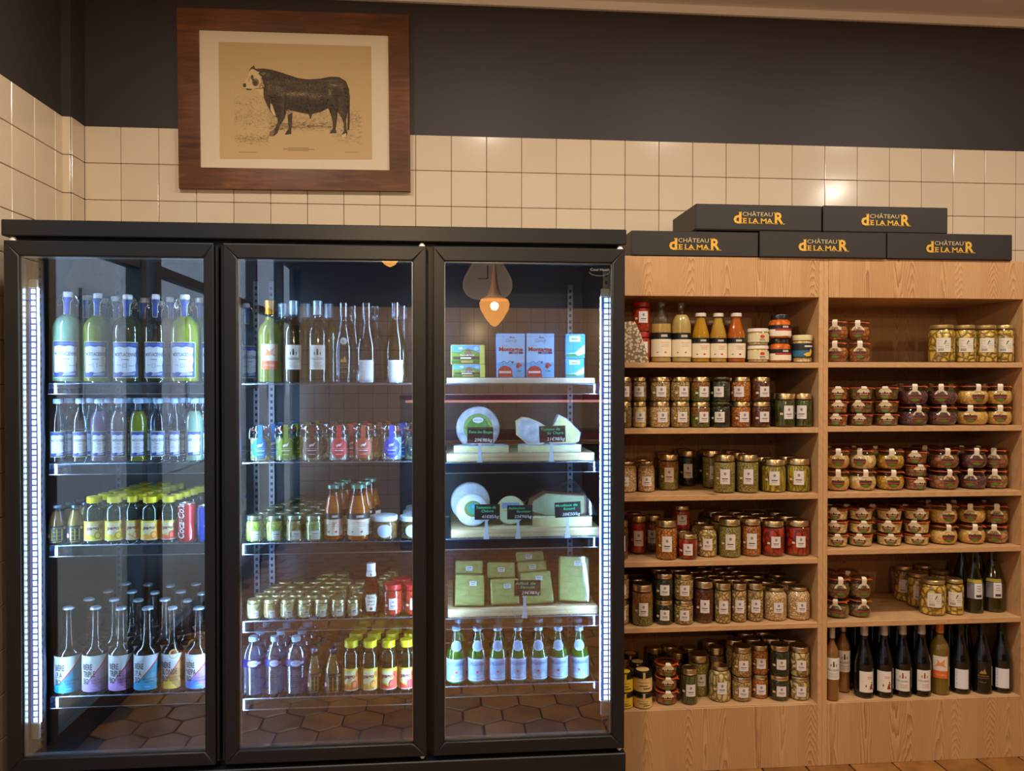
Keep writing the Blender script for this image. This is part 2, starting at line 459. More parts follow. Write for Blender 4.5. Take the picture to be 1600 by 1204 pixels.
# wall behind the camera: tiling below, dark paint above (seen in the door glass)
RW = part('wall_front', MB().box(-1.6, 5.1, -6.32, -6.2, 0, CEIL_Z, DARK), kind='structure')
t = NT('tiled_far_wall'); br = t.n('TexBrick', Vector=t.map(t.coord('Object'), (1, 1, 1)), Scale=1.0, _offset=0.0)
gg = t.n('SeparateXYZ', Vector=t.coord('Object')); cc = t.n('CombineXYZ', X=gg.outputs[0], Y=gg.outputs[2], Z=0.0)
t.put(br.inputs['Vector'], cc.outputs[0]); br.inputs['Brick Width'].default_value = .15; br.inputs['Row Height'].default_value = .15
br.inputs['Mortar Size'].default_value = .002; br.inputs['Color1'].default_value = srgb(205, 172, 138); br.inputs['Color2'].default_value = srgb(212, 180, 146); br.inputs['Mortar'].default_value = srgb(120, 96, 76)
FARTILE = t.done(t.bsdf(br.outputs[0], .2))
part('tiling', MB().box(-1.5, 5.0, -6.2, -6.19, 0, 2.25, FARTILE), RW)

# floor of six-sided clay tiles
FL = part('floor', MB().box(-1.7, 5.1, -6.3, .12, -.06, -.008, plain((62, 44, 32), .9)), kind='structure')
TC = terracotta(); HW = .176; HR = HW / math.sqrt(3)
def hex_mb(mb, cx, cy):
    a = [(cx + (HR - .004) * sin(pi / 3 * k), cy + (HR - .004) * cos(pi / 3 * k)) for k in range(6)]
    b = [(cx + (HR - .010) * sin(pi / 3 * k), cy + (HR - .010) * cos(pi / 3 * k)) for k in range(6)]
    vs = [(x, y, -.008) for x, y in a] + [(x, y, -.002) for x, y in a] + [(x, y, 0) for x, y in b]
    fs = [(i, i + 6, (i + 1) % 6 + 6, (i + 1) % 6) for i in range(6)] + [(i + 6, i + 12, (i + 1) % 6 + 12, (i + 1) % 6 + 6) for i in range(6)] + [tuple(range(17, 11, -1))]
    mb.add(vs, fs, TC)
hx = MB(); hex_mb(hx, 0, 0); hexm = hx.mesh('hex_tile', 0); rest = MB(); nh = 0; cells = []
for j in range(44):
    cyy = -6.1 + j * HR * 1.5
    for i in range(38):
        cxx = -1.42 + i * HW + (HW / 2 if j % 2 else 0)
        if (cyy < -.42 or (cxx > 2.42 and cyy < -.12)) and cxx < 4.9: cells.append((cxx, cyy))
near = sorted(cells, key=lambda c: (c[0] - 1.0) ** 2 * .35 + (c[1] + .9) ** 2)
for c in near[:290]: part('floor_tile', hexm, FL, (c[0], c[1], 0))
for c in near[290:]: hex_mb(rest, *c)
part('floor_tile', rest, FL, kind='stuff', smooth=0)

# street side: glazed shop front behind the left wall, and what stands outside it
BLK = plain((30, 32, 38), .4); MULL = plain((38, 40, 46), .45)
OUTW = paint((150, 142, 146), .9, .3)
WN = part('window_1', MB().box(XL - .08, XL, -6.3, -1.12, 2.62, CEIL_Z, DARK).box(XL - .08, XL, -6.3, -1.12, 0, .12, BLK), kind='structure')
for i, y in enumerate((-1.12, -2.02, -2.22, -3.3, -4.3, -5.3, -6.2)):
    part('window_post', MB().box(XL - .06, XL + .02, y - .06, y, .12, 2.62, MULL, .004), WN)
for y0, y1 in ((-2.02, -1.18), (-3.3, -2.28), (-4.3, -3.36), (-5.3, -4.36), (-6.2, -5.36)):
    part('pane', MB().box(XL - .035, XL - .03, y0, y1 - .0, .12, 2.62, clear((235, 240, 240), .06, .5)), WN)
    part('transom', MB().box(XL - .05, XL + .01, y0, y1, 2.05, 2.10, MULL), WN)
part('pavement', MB().box(-7.5, XL - .12, -34, 1.5, -.1, -.02, paint((140, 132, 122), .9, .2)), kind='structure')
ho = thing('street_facade', 'stone street facade seen mirrored in the left fridge door', 'building', (-4.4, -3.5, 0))
part('wall', MB().box(-.2, 0, -30, 5, 0, 6.0, OUTW), ho)
for y in (-19, -17, -15, -13, -11, -9, -7, -5.2, -3.4, -1.6, .4, 2.4):
    f = part('window', MB().box(0, .04, y, y + .9, 1.0, 2.6, plain((70, 78, 92), .3)), ho)
    part('pane', MB().box(.04, .045, y + .06, y + .84, 1.06, 2.54, plain((40, 52, 70), .1)), f)

# downlight housings, pendants
def downlight(x, y):
    o = thing('ceiling_spotlight', 'round recessed ceiling spotlight, one of a set added to light the shop', 'spotlight', (x, y, CEIL_Z), group='recessed ceiling spotlights')
    part('ring', MB().lathe([(.085, -.03), (.1, -.03), (.1, 0.0), (.085, 0.0)], plain((220, 215, 205), .4), 24), o)
for x, y in DOWNLIGHTS: downlight(x, y)
def pendant(x, y, z, s, label, e=7.0):
    o = thing('pendant_lamp', label, 'lamp', (x, y, z))
    part('shade', MB().lathe([(0, -.17 * s), (.03 * s, -.155 * s), (.075 * s, -.1 * s), (.115 * s, -.03 * s), (.125 * s, .02 * s), (.11 * s, .055 * s), (.06 * s, .075 * s)], lampshade(e), 24), o)
    part('canopy', MB().lathe([(.115 * s, .05 * s), (.06 * s, .085 * s), (.03 * s, .16 * s), (.015 * s, .3 * s), (.008 * s, .42 * s), (0, .42 * s)], plain((150, 104, 64), .4), 16), o)
    part('cord', MB().tube([(0, 0, .42 * s), (0, 0, CEIL_Z - z)], .004, BLK), o)
pendant(.40, -4.4, 2.10, 1.0, 'acorn shaped amber glass pendant lamp mirrored in the right fridge door', 4.0)
pendant(-.31, -2.45, 2.30, 1.0, 'amber pendant lamp mirrored at the top of the middle fridge door', 5.0)
pendant(2.3, -3.6, 2.2, 1.0, 'amber pendant lamp added over the middle of the shop for more light', 2.0)  # unseen extra pendant, hung to brighten walls and ceiling
ck = thing('wall_clock', 'white rounded wall clock with dark hands, mirrored in the right fridge door', 'clock', (.44, -6.19, 2.55))
ck.rotation_euler = (0, 0, pi)
def rtri(k): return [(k * (.25 - .03 * sin(3 * t)) * cos(t), k * (.25 - .03 * sin(3 * t)) * sin(t)) for t in [2 * pi * i / 36 for i in range(36)]]
part('case', MB().prism(rtri(1.0), -.03, 0, plain((226, 214, 200), .4)), ck)
part('dial', MB().prism(rtri(.92), -.034, -.03, plain((206, 196, 184), .5)), ck)
part('hand', MB().box(-.006, .006, -.038, -.035, 0, .14, BLK).box(0, .1, -.038, -.035, -.005, .005, BLK), ck)
# refrigerated counter opposite with its pink tube
co = thing('service_counter', 'long dark meat counter with pink strip light, mirrored in fridge doors', 'counter', (1.2, -4.9, 0))
part('body', MB().box(-1.6, 2.8, -.7, 0, 0, .92, plain((44, 34, 32), .4), .01), co)
part('worktop', MB().box(-1.64, 2.84, -.72, .02, .92, .96, plain((120, 82, 52), .4), .004), co)
part('glass_screen', MB().box(-1.6, 2.8, -.01, 0, .96, 1.32, clear((235, 240, 240), .08, .5)), co)
part('hood', MB().box(-1.6, 2.8, -.4, .02, 1.32, 1.36, plain((110, 40, 44), .4)), co)
part('strip_light', MB().box(-1.55, 2.75, -.03, -.01, 1.295, 1.315, glow((255, 170, 160), 3.0)), co)
part('meat_tray', MB().box(-1.5, 2.7, -.6, -.05, .96, 1.02, plain((150, 50, 44), .5)), co)
# ================================================================ three-door glass fridge
FY = -.70
BODY = plain((22, 24, 29), .42, 0., .45); INT = plain((40, 44, 52), .35, 0., .5); STEEL = plain((150, 156, 165), .3, .9)
WHITEP = plain((225, 225, 222), .35); SPACER = plain((170, 178, 186), .3, .85)
LEDC = (172, 208, 255)
FX0, FX1 = P(1, 360, FY)[0], P(979, 360, FY)[0]
FTOP, HB = 2.0174, P(660, 377.5, FY)[1]
PT = .2207
fr = thing('display_fridge', 'black three door glass front display fridge full of drinks, jars and cheese', 'fridge', ((FX0 + FX1) / 2, FY, 0))
ox = (FX0 + FX1) / 2
def fp(name, mb, par=None, **k): return part(name, mb, par or fr, **k)
x0, x1 = FX0 - ox, FX1 - ox
fp('header_panel', MB().box(x0, x1, 0, .05, HB, FTOP, BODY, .003))
fp('top_panel', MB().box(x0 + .004, x1 - .004, .05, .66, FTOP - .04, FTOP - .004, BODY))
fp('side_panel', MB().box(x0 + .008, x0 + .042, .055, .66, .04, FTOP - .04, BODY))
fp('side_panel', MB().box(x1 - .042, x1 - .008, .055, .66, .04, FTOP - .04, BODY))
fp('back_panel', MB().box(x0 + .042, x1 - .042, .625, .66, .04, FTOP - .04, INT))
fp('floor_panel', MB().box(x0 + .042, x1 - .042, .055, .625, .16, PT + .02, INT))
fp('plinth', MB().box(x0, x1, 0, .05, .03, PT, BODY, .003))
fp('top_rail', MB().box(x0 + .042, x1 - .042, .055, .1, HB - .06, HB + .02, BODY))
MULX = (-.733, -.057)
for mx in MULX:
    m = fp('mullion', MB().box(mx - .022 - ox, mx + .022 - ox, .046, .085, PT, HB, BODY))
    for sx in (-1, 1):
        part('led_strip', MB().box(mx - ox + sx * .024 - .003, mx - ox + sx * .024 + .003, .050, .066, .34, 1.84, glow(LEDC, 95.0)), m)
# end LED strips with chips behind a frosted cover
def led(px0, px1, py0, py1, cap0, cap1):
    Y = -.648; a, b = P(px0, 800, Y)[0], P(px1, 800, Y)[0]; zt, zb = P(px0, py0, Y)[1], P(px0, py1, Y)[1]
    s = fp('led_strip', MB().box(a - ox, b - ox, Y - FY, Y - FY + .012, zb, zt, glow((60, 120, 215), .75)))
    c = MB(); n = int((zt - zb) / .0195)
    for i in range(n):
        z = zb + (i + .5) * (zt - zb) / n
        c.box((a * .62 + b * .38) - ox, (a * .2 + b * .8) - ox, Y - FY - .002, Y - FY, z - .0065, z + .0065, glow((200, 228, 255), 9.0))
    part('led_chip', c, s, kind='stuff')
    e = (b if px0 < 500 else a) - ox; g = .0015 if px0 < 500 else -.0015
    part('side_strip', MB().box(min(e, e + g), max(e, e + g), Y - FY + .003, Y - FY + .012, zb, zt, glow(LEDC, 170.0)), s)  # added glowing face that throws light sideways onto the goods
    part('end_cap', MB().box(a - ox, b - ox, Y - FY - .001, Y - FY + .012, zb - .055, zb, WHITEP, .002), s)
    part('end_cap', MB().box(a - ox, b - ox, Y - FY - .001, Y - FY + .012, zt, zt + .03, WHITEP, .002), s)
led(46.5, 59.5, 450, 1129, 0, 0); led(939, 952, 464, 1094, 0, 0)
# slotted shelf uprights
SLOT = plain((12, 14, 18), .6)
def upright(X, Y):
    m = MB().box(X - ox - .011, X - ox + .011, Y - FY, Y - FY + .008, .24, 1.9, STEEL)
    for i in range(64):
        m.box(X - ox - .0045, X - ox + .0045, Y - FY - .001, Y - FY, .26 + i * .0255, .272 + i * .0255, SLOT)
    fp('shelf_upright', m)
for X in (-.733 - .03, -.733 + .03, -.057 - .03, -.057 + .03, -1.30, .52): upright(X, -.10)
for X in (-1.345, .5665): upright(X, -.604)
# doors
DT = P(660, 384.5, FY)[1]; GT, GB = 1.9024, .2836; DB = P(660, 1181.2, FY)[1]
DOORS = ((7, 334.5, -1.360, -.7865), (349.5, 666, -.6802, -.109), (677, 976, -.0044, .5679))
for i, (pa, pb, ga, gb) in enumerate(DOORS):
    a, b = P(pa, 600, FY)[0] - ox, P(pb, 600, FY)[0] - ox; ga -= ox; gb -= ox
    m = MB(); g_ = .0003
    for pts in (((a, DT), (b, DT), (gb, GT), (ga, GT)), ((a, DB), (ga, GB), (gb, GB), (b, DB)), ((a, DB + g_), (a, DT - g_), (ga, GT - g_), (ga, GB + g_)), ((b, DB + g_), (gb, GB + g_), (gb, GT - g_), (b, DT - g_))):
        m.prism(pts, 0, .045, BODY)
        cx_, cz_ = sum(p[0] for p in pts) / 4, sum(p[1] for p in pts) / 4
        q = [(p[0] + (.003 if p[0] < cx_ else -.003), p[1] + (.003 if p[1] < cz_ else -.003)) for p in pts]
        n0 = len(m.v); m.add([(x, 0, z) for x, z in pts] + [(x, -.0022, z) for x, z in q], [(k, (k + 1) % 4, 4 + (k + 1) % 4, 4 + k) for k in range(4)] + [(4, 5, 6, 7)], BODY)
    d = fp('door', m)
    part('glass_pane', MB().box(ga - .005, gb + .005, .008, .012, GB - .005, GT + .005, pane(.13)), d, smooth=0)
    sp = MB(); w = .0035
    for (q0, q1, r0, r1) in ((ga, ga + w, GB, GT), (gb - w, gb, GB, GT), (ga, gb, GB, GB + w * 1.5), (ga, gb, GT - w, GT)): sp.box(q0, q1, .013, .032, r0, r1, SPACER)
    part('spacer_bar', sp, d)
    sp = MB()
    for (q0, q1, r0, r1) in ((ga - .02, ga, GB - .02, GT + .02), (gb, gb + .02, GB - .02, GT + .02)): sp.box(q0, q1, .045, .055, r0, r1, plain((24, 24, 26), .7))
    part('gasket', sp, d)
    hs = [a + .022] if i == 0 else [b - .014]
    for hx_ in hs:
        for zz, sg in ((DT, 1), (DB, -1)):
            part('hinge_cap', MB().lathe([(0, 0), (.011, 0), (.011, sg * .004), (.006, sg * .012), (0, sg * .012)] if sg > 0 else [(0, -.012), (.006, -.012), (.011, -.004), (.011, 0), (0, 0)], WHITEP, 14), d, (hx_, .014, zz))
    hxp = b + .006 if i == 0 else (a - .006 if i == 1 else a + .0)
    if i < 2: part('handle', MB().box(hxp - .0055, hxp + .0055, .01, .04, DB + .006, DT - .006, BODY, .003), d)
# emblem etched in the top right corner of the right door
em = Print(); GREY = plain((150, 150, 150), .5)
E0 = MB(); ptse = []
for k in range(25):
    a_ = pi * 1.05 + k * (pi * 1.1) / 24; ptse.append((.5679 - .044 - ox + .036 * cos(a_), .0065, 1.875 + .016 * sin(a_) + .0))
E0.tube(ptse, .0006, GREY, 4)
em.text('Cool Head', 0, 0, .009, GREY, w=.062); em.put(E0, face(.5679 - .044 - ox, .0076, 1.876))
part('emblem', E0, fr)

# fridge shelves: wire grid, front rod and clear price rail
SH = {}
ACR = clear((215, 232, 245), .10, .8, .08)
def fshelf(key, xa, xb, px, py, rail=True, bars=True):
    Z = P(px, py, -.575)[1]; SH[key] = Z; f0, f1 = -.583 - FY, -.125 - FY
    m = MB(); m.tube([(xa - ox, f0 + .004, Z - .003), (xb - ox, f0 + .004, Z - .003)], .003, STEEL).tube([(xa - ox, f1, Z - .003), (xb - ox, f1, Z - .003)], .003, STEEL)
    m.box(xa - ox, xa - ox + .004, f0, f1, Z - .02, Z - .001, STEEL).box(xb - ox - .004, xb - ox, f0, f1, Z - .02, Z - .001, STEEL)
    s = fp('shelf', m)
    if bars:
        g = MB(); n = int((xb - xa) / .028)
        for i in range(1, n):
            x = xa + (xb - xa) * i / n - ox; g.tube([(x, f0, Z - .0016), (x, f1, Z - .0016)], .0016, STEEL, 4)
        part('wire_grid', g, s, kind='stuff')
    if rail: part('price_rail', MB().box(xa - ox, xb - ox, f0 - .004, f0 - .002, Z - .036, Z - .001, ACR).box(xa - ox, xb - ox, f0 - .005, f0, Z - .038, Z - .036, SPACER), s)
    return Z
C1, C2, C3 = (-1.328, -.745), (-.72, -.075), (-.04, .560)
fshelf('1A', *C1, 200, 598); fshelf('1B', *C1, 200, 722.5); fshelf('1C', *C1, 200, 849); fshelf('1D', *C1, 200, 1083)
fshelf('2A', *C2, 510, 598.5, False); fshelf('2B', *C2, 510, 720.5, False); fshelf('2C', *C2, 510, 846); fshelf('2D', *C2, 500, 966); fshelf('2E', *C2, 500, 1086)
for k, py in (('3A', 599), ('3B', 721), ('3C', 839), ('3D', 962)): fshelf(k, *C3, 815, py)
fshelf('3E', *C3, 815, 1067)

# ================================================================ two larch-look bookcases
PV = pinewood(); PH = pinewood(1.0, .5, False); PS = pinewood(.98, .3); PB_SHADED = pinewood(.8, .105)  # back panel wood is a darker copy, shade inside the cases put into its colour
SF, SB_ = -.42, -.012
ST, FAS = 1.9729, 1.8218
def bookcase(x0, x1, zs, label):
    o = thing('bookcase', label, 'bookcase', ((x0 + x1) / 2, SF, 0)); cx = (x0 + x1) / 2; a, b = x0 - cx, x1 - cx; d = SB_ - SF; t = .0187
    for q in (a, b - t): part('side_panel', MB().box(q, q + t, 0, d, 0, ST - .0002, PS, .0012), o)
    part('back_panel', MB().box(a + t, b - t, d - .012, d, .02, ST - .02, PB_SHADED), o)
    part('top_panel', MB().box(a + t, b - t, .018, d - .012, ST - .02, ST - .001, PH), o)
    part('fascia', MB().box(a + t, b - t, -.0012, .018, FAS, ST, PV, .001), o)
    part('ceiling_board', MB().box(a + t, b - t, .018, d - .012, FAS, FAS + .018, PH), o)
    part('plinth_panel', MB().box(a + t, b - t, .0012, .018, 0, zs[-1] - .0006, PV, .001), o)
    for i, z in enumerate(zs):
        part('shelf', MB().box(a + t, b - t, .001 + (.018 if i == len(zs) - 1 else 0), d - .012, z - .0205, z, PH, .001), o)
    return o
Z1 = [1.5696, 1.3180, 1.0615, .8104, .5590, .2415]; Z2 = [1.5717, 1.3215, 1.0632, .8421, .5592, .2439]
bookcase(.622, 1.4602, Z1, 'left larch-look bookcase beside the fridge, crowded with preserve jars and sauces')
bookcase(1.4606, 2.3014, Z2, 'right larch-look bookcase holding clip jars and rows of wine bottles')

# ================================================================ black gift boxes on top
BOXM = plain((38, 33, 30), .5); GOLD = plain((226, 176, 66), .35, .25); GOLDL = plain((206, 184, 132), .4, .1)
def logo():
    p = Print(); k = .00025; U = lambda x: (x - 555) * k; V = lambda y: (215 - y) * k
    def T(t, xa, xb, ya, yb, m, bold=0.02): p.text(t, U((xa + xb) / 2), V(yb), (yb - ya) * k, m, w=(xb - xa) * k, bold=bold)
    T('d', 150, 275, 130, 303, GOLD, .03); T('CHÂTEAU', 290, 765, 100, 193, GOLDL, 0.0) if False else None
    p.text('CHÂTEAU', U(528), V(193), 62 * k, GOLDL, w=475 * k, bold=0.0)
    T('E', 300, 358, 226, 302, GOLD); T('LA', 392, 540, 226, 302, GOLD); T('MA', 580, 770, 226, 302, GOLD); T('R', 800, 945, 132, 306, GOLD, .03)
    for xa, xb, y in ((225, 262, 133), (262, 292, 300), (285, 320, 303), (285, 320, 228), (385, 420, 303), (385, 420, 228), (440, 460, 303), (470, 500, 303), (520, 556, 303), (572, 606, 303), (572, 600, 228), (660, 700, 303), (710, 735, 303), (755, 790, 303), (782, 850, 306), (782, 830, 136), (905, 962, 306)):
        p.rect(U(xa), V(y) - 2 * k * 2, U(xb), V(y) + 5 * k, GOLD, 2)
    return p
LOGO = logo()
def giftbox(pa, pb, py, z0, label, dy=0.0, y0=-.425):
    zt = P((pa + pb) / 2, py, y0)[1]; a = XZ(pa, y0, z0 + .05); b = XZ(pb, y0, z0 + .05); w = b - a; h = zt - z0
    o = thing('gift_box', label, 'box', (a + w / 2, y0, z0), group=None)
    part('lid', MB().box(-w / 2, w / 2, 0, .30, .0015, h, BOXM, .0025), o)
    part('base_tray', MB().box(-w / 2 + .003, w / 2 - .003, .003, .297, 0, .02, BOXM), o)
    m = MB(); LOGO.put(m, face(0.0, 0, h * .5)); part('lettering', m, o, label='gold lettering', smooth=0)
    return z0 + h
zl = giftbox(986, 1185, 361.3, ST, 'black gift box with gold lettering, left of the bottom row on bookcases')
giftbox(1187.5, 1385, 362.4, ST, 'black gift box with gold lettering, middle of the bottom row on bookcases', y0=-.432)
giftbox(1387, 1582, 365, ST, 'black gift box with gold lettering, right end of bottom row on bookcases', y0=-.43)
zl = max(zl, P(1286, 362.4, -.432)[1], P(1484, 365, -.43)[1]) 
giftbox(1087, 1284, 319.8, zl + .0005, 'black gift box with gold lettering, left one of the upper two')
giftbox(1286.5, 1481, 322.6, zl + .0005, 'black gift box with gold lettering, right one of the upper two', y0=-.422)

# ================================================================ framed engraving of a bull
Yp = -.028
tl, tr_, bl, brr = (P(276.5, 12, Yp), P(638.7, 22.6, Yp), P(279, 293.7, Yp), P(641.4, 298.5, Yp))
pcx = (tl[0] + tr_[0] + bl[0] + brr[0]) / 4; pcz = (tl[1] + tr_[1] + bl[1] + brr[1]) / 4
pw = (hypot(tr_[0] - tl[0], tr_[1] - tl[1]) + hypot(brr[0] - bl[0], brr[1] - bl[1])) / 2; ph = (hypot(tl[0] - bl[0], tl[1] - bl[1]) + hypot(tr_[0] - brr[0], tr_[1] - brr[1])) / 2
ang = (atan2(tr_[1] - tl[1], tr_[0] - tl[0]) + atan2(bl[0] - tl[0], tl[1] - bl[1])) / 2
pic = thing('framed_picture', 'brown wooden frame with antique engraving of a dark bull, hung above fridge', 'picture', (pcx, Yp, pcz), ry=-ang)
FW = framewood(); w2, h2, mw = pw / 2, ph / 2, .086
for pts in (((-w2, h2), (w2, h2), (w2 - mw, h2 - mw), (-w2 + mw, h2 - mw)), ((-w2, -h2), (-w2 + mw, -h2 + mw), (w2 - mw, -h2 + mw), (w2, -h2)),
            ((-w2, -h2), (-w2, h2), (-w2 + mw, h2 - mw), (-w2 + mw, -h2 + mw)), ((w2, -h2), (w2 - mw, -h2 + mw), (w2 - mw, h2 - mw), (w2, h2))):
    part('frame_rail', MB().prism(pts, 0, .022, FW), pic)
part('mat_board', MB().box(-w2 + mw - .005, w2 - mw + .005, .009, .0135, -h2 + mw - .005, h2 - mw + .005, plain((214, 196, 166), .7)), pic)
PAPER = paint((192, 162, 116), .8, .07)
def bull():
    sx, sy = pw / (1363 + 10), ph / 1063.0           # metres per zoomed pixel
    c0x, c0y = (62 + 1425 + 72 + 1435) / 4, (45 + 85 + 1105 + 1123) / 4
    def q(x, y): return ((x - c0x) * sx, -((y - (x - c0x) * .026) - c0y) * sx)
    m = MB(); pr = Print()
    pr.poly([q(299, 233), q(1204, 257), q(1204, 945), q(299, 933)], PAPER, 0)
    K = lambda r, g, b: plain((r, g, b), .85)
    D1, D2, D3, HL, WH = K(78, 66, 52), K(98, 83, 64), K(124, 105, 78), K(158, 132, 92), K(206, 176, 128)
    rnd = random.Random(3)
    for i in range(2600):                                # hatched ground and bushes
        x = rnd.uniform(385, 1130); zone = rnd.random()
        if zone < .45: y = rnd.gauss(690, 30)
        elif zone < .6 and x < 600: y = rnd.gauss(600, 25)
        elif x < 580: y = rnd.gauss(815, 16)
        elif x > 960: y = rnd.gauss(800, 30) if rnd.random() < .5 else rnd.gauss(700, 40)
        else: y = rnd.gauss(740, 14)
        if y > 855: continue
        L_ = rnd.uniform(4, 22); a = rnd.uniform(-.5, .5) if y > 720 else rnd.uniform(-1.4, 1.4); t = rnd.uniform(.7, 1.6)
        dx, dy = L_ * cos(a), L_ * sin(a)
        pr.poly([q(x, y), q(x + dx, y + dy), q(x + dx - t * sin(a), y + dy + t * cos(a)), q(x - t * sin(a), y + t * cos(a))], rnd.choice((D3, HL, HL)), 1)
    BODYS = []
    def A(pts, mt, l):
        pr.poly([q(*p) for p in pts], mt, l)
        if mt is D1 and l < 6: BODYS.append(list(pts))
    # far legs, body, near legs, head
    A([(700, 640), (730, 660), (726, 720), (722, 770), (722, 788), (682, 792), (690, 776), (706, 755), (702, 700)], D1, 2)
    A([(940, 620), (1000, 640), (996, 700), (986, 760), (992, 784), (948, 786), (958, 768), (970, 755), (966, 700)], D1, 2)
    A([(524, 394), (560, 392), (610, 400), (655, 413), (705, 430), (765, 450), (830, 458), (900, 453), (960, 441), (1010, 444), (1050, 468), (1070, 520), (1070, 580), (1062, 640), (1000, 660),
       (945, 632), (900, 655), (848, 668), (838, 697), (824, 668), (780, 660), (730, 648), (700, 640), (640, 690), (612, 672), (585, 625), (562, 570), (556, 520), (540, 470), (528, 430)], D1, 3)
    A([(960, 600), (1055, 560), (1064, 640), (1050, 700), (1052, 760), (1058, 785), (1048, 806), (1022, 816), (1020, 796), (1036, 770), (1034, 720), (1012, 672), (985, 640)], D1, 4)
    A([(1046, 470), (1060, 490), (1074, 560), (1072, 640), (1072, 700), (1068, 764), (1056, 766), (1060, 690), (1062, 600), (1050, 520)], D1, 5)
    A([(640, 580), (715, 580), (700, 640), (680, 700), (652, 742), (640, 782), (615, 801), (588, 799), (600, 778), (626, 752), (642, 712), (634, 660)], D1, 4)
    tones = [K(*c) for c in ((62, 52, 42), (80, 67, 53), (98, 83, 64), (114, 96, 73), (126, 106, 80), (150, 127, 94), (176, 150, 110))]
    hl = ((740, 545, 110, 14, .75), (640, 515, 40, 20, .45), (975, 492, 26, 10, .8), (950, 530, 12, 34, .55), (1020, 500, 12, 40, .4), (880, 560, 60, 14, .45), (690, 470, 90, 16, .25), (590, 500, 14, 30, .4), (672, 620, 10, 50, .35),
          (1018, 640, 14, 60, .3), (940, 470, 60, 12, .3), (820, 500, 90, 20, .25), (575, 430, 20, 10, .35), (640, 700, 10, 40, .25), (712, 700, 6, 40, .2), (975, 690, 8, 40, .25), (1045, 720, 6, 40, .2))
    dk = ((800, 630, 150, 26, .3), (690, 590, 16, 50, .3), (915, 600, 20, 50, .25), (620, 580, 20, 60, .2), (1058, 600, 10, 120, .25))
    def shade(x, y):
        v = .17 + sum(k * math.exp(-((x - a_) / sx_) ** 2 - ((y - b_) / sy_) ** 2) for a_, b_, sx_, sy_, k in hl) - sum(k * math.exp(-((x - a_) / sx_) ** 2 - ((y - b_) / sy_) ** 2) for a_, b_, sx_, sy_, k in dk)
        return v
    def inside(x, y, P_):
        r = False
        for (x0, y0), (x1, y1) in zip(P_, P_[1:] + P_[:1]):
            if (y0 > y) != (y1 > y) and x < x0 + (y - y0) * (x1 - x0) / (y1 - y0): r = not r
        return r
    nst = 0
    while nst < 5200:
        x, y = rnd.uniform(545, 1072), rnd.uniform(395, 800)
        if not any(inside(x, y, b_) for b_ in BODYS): continue
        v = shade(x, y) + rnd.gauss(0, .06); k = max(0, min(6, int(v * 8))); L_ = rnd.uniform(5, 13); a = rnd.gauss(.25 if y < 600 else 1.2, .35); t = rnd.uniform(1.2, 2.6); dx, dy = L_ * cos(a), L_ * sin(a)
        if not any(inside(x + dx, y + dy, b_) for b_ in BODYS): continue
        pr.poly([q(x, y), q(x + dx, y + dy), q(x + dx - t * sin(a), y + dy + t * cos(a)), q(x - t * sin(a), y + t * cos(a))], tones[k], 6 + nst % 2); nst += 1
    A([(600, 600), (612, 615), (632, 680), (614, 672), (600, 640)], WH, 9); A([(690, 650), (740, 652), (700, 676)], HL, 9)
    A([(1022, 795), (1050, 785), (1048, 806), (1022, 816)], WH, 9); A([(595, 770), (628, 765), (612, 800), (588, 799)], D3, 9)
    # head
    A([(500, 385), (525, 392), (545, 430), (560, 480), (565, 512), (520, 515), (500, 512), (480, 516), (455, 518), (440, 498), (440, 484), (452, 466), (470, 448), (474, 412), (486, 392)], WH, 6)
    A([(512, 512), (562, 508), (556, 560), (540, 548)], WH, 6)
    A([(500, 378), (506, 374), (512, 392), (540, 398), (548, 414), (528, 412), (508, 400), (495, 395), (486, 398), (480, 410), (476, 405), (488, 388)], D1, 9)
    pr.disc(*q(513, 476), 21 * sx, D3, 7, ry=24 * sx); pr.disc(*q(494, 446), 9 * sx, D2, 7, ry=15 * sx); pr.disc(*q(512, 480), 12 * sx, D1, 8, ry=16 * sx); pr.disc(*q(500, 462), 6 * sx, D1, 8)
    A([(470, 470), (478, 440), (482, 440), (476, 474)], HL, 8); A([(530, 500), (552, 470), (556, 480), (540, 508)], HL, 8)
    pr.disc(*q(449, 494), 10 * sx, D1, 8, ry=13 * sx); A([(452, 512), (492, 516), (490, 522), (462, 522)], D1, 9)
    A([(528, 420), (560, 408), (588, 420), (572, 444), (545, 440)], D1, 8); A([(540, 424), (566, 416), (576, 424), (560, 434)], D3, 9)
    pr.rect(*q(672, 881), *q(858, 878.5), HL, 2)
    pr.rect(*q(700, 872), *q(825, 870), HL, 2); pr.rect(*q(700, 889), *q(822, 887.5), HL, 2); pr.rect(*q(412, 897), *q(520, 894), HL, 2); pr.rect(*q(1040, 902), *q(1120, 899), HL, 2)
    pr.put(m, face(0, .0085, 0, .00012)); return m
part('engraving', bull(), pic, smooth=0, label='aged paper with a bull engraving')
# ================================================================ product building blocks
ORD = ('first', 'second', 'third', 'fourth', 'fifth', 'sixth', 'seventh', 'eighth', 'ninth', 'tenth', 'eleventh', 'twelfth')
JG = clear((238, 243, 238), .05, .55, .04); BG = clear((225, 240, 248), .07, .9, .05)
GOLDM = plain((228, 204, 154), .3, 1.0); SILV = plain((205, 210, 214), .22, 1.0); LABW = plain((222, 214, 208), .6); INK = plain((52, 46, 50), .7)
GREYI = plain((140, 132, 132), .7); ORG = plain((214, 92, 36), .45); CREAMP = plain((226, 208, 168), .6); CREAML = plain((232, 218, 190), .6)
WHT = plain((232, 232, 230), .4); REDI = plain((176, 46, 44), .5); NAVY = plain((26, 42, 120), .4); SKYB = plain((60, 130, 220), .4); BLKP = plain((22, 20, 22), .4)
YEL = plain((228, 214, 20), .35); PLUM = plain((120, 24, 70), .5); GRN = plain((80, 130, 40), .5)
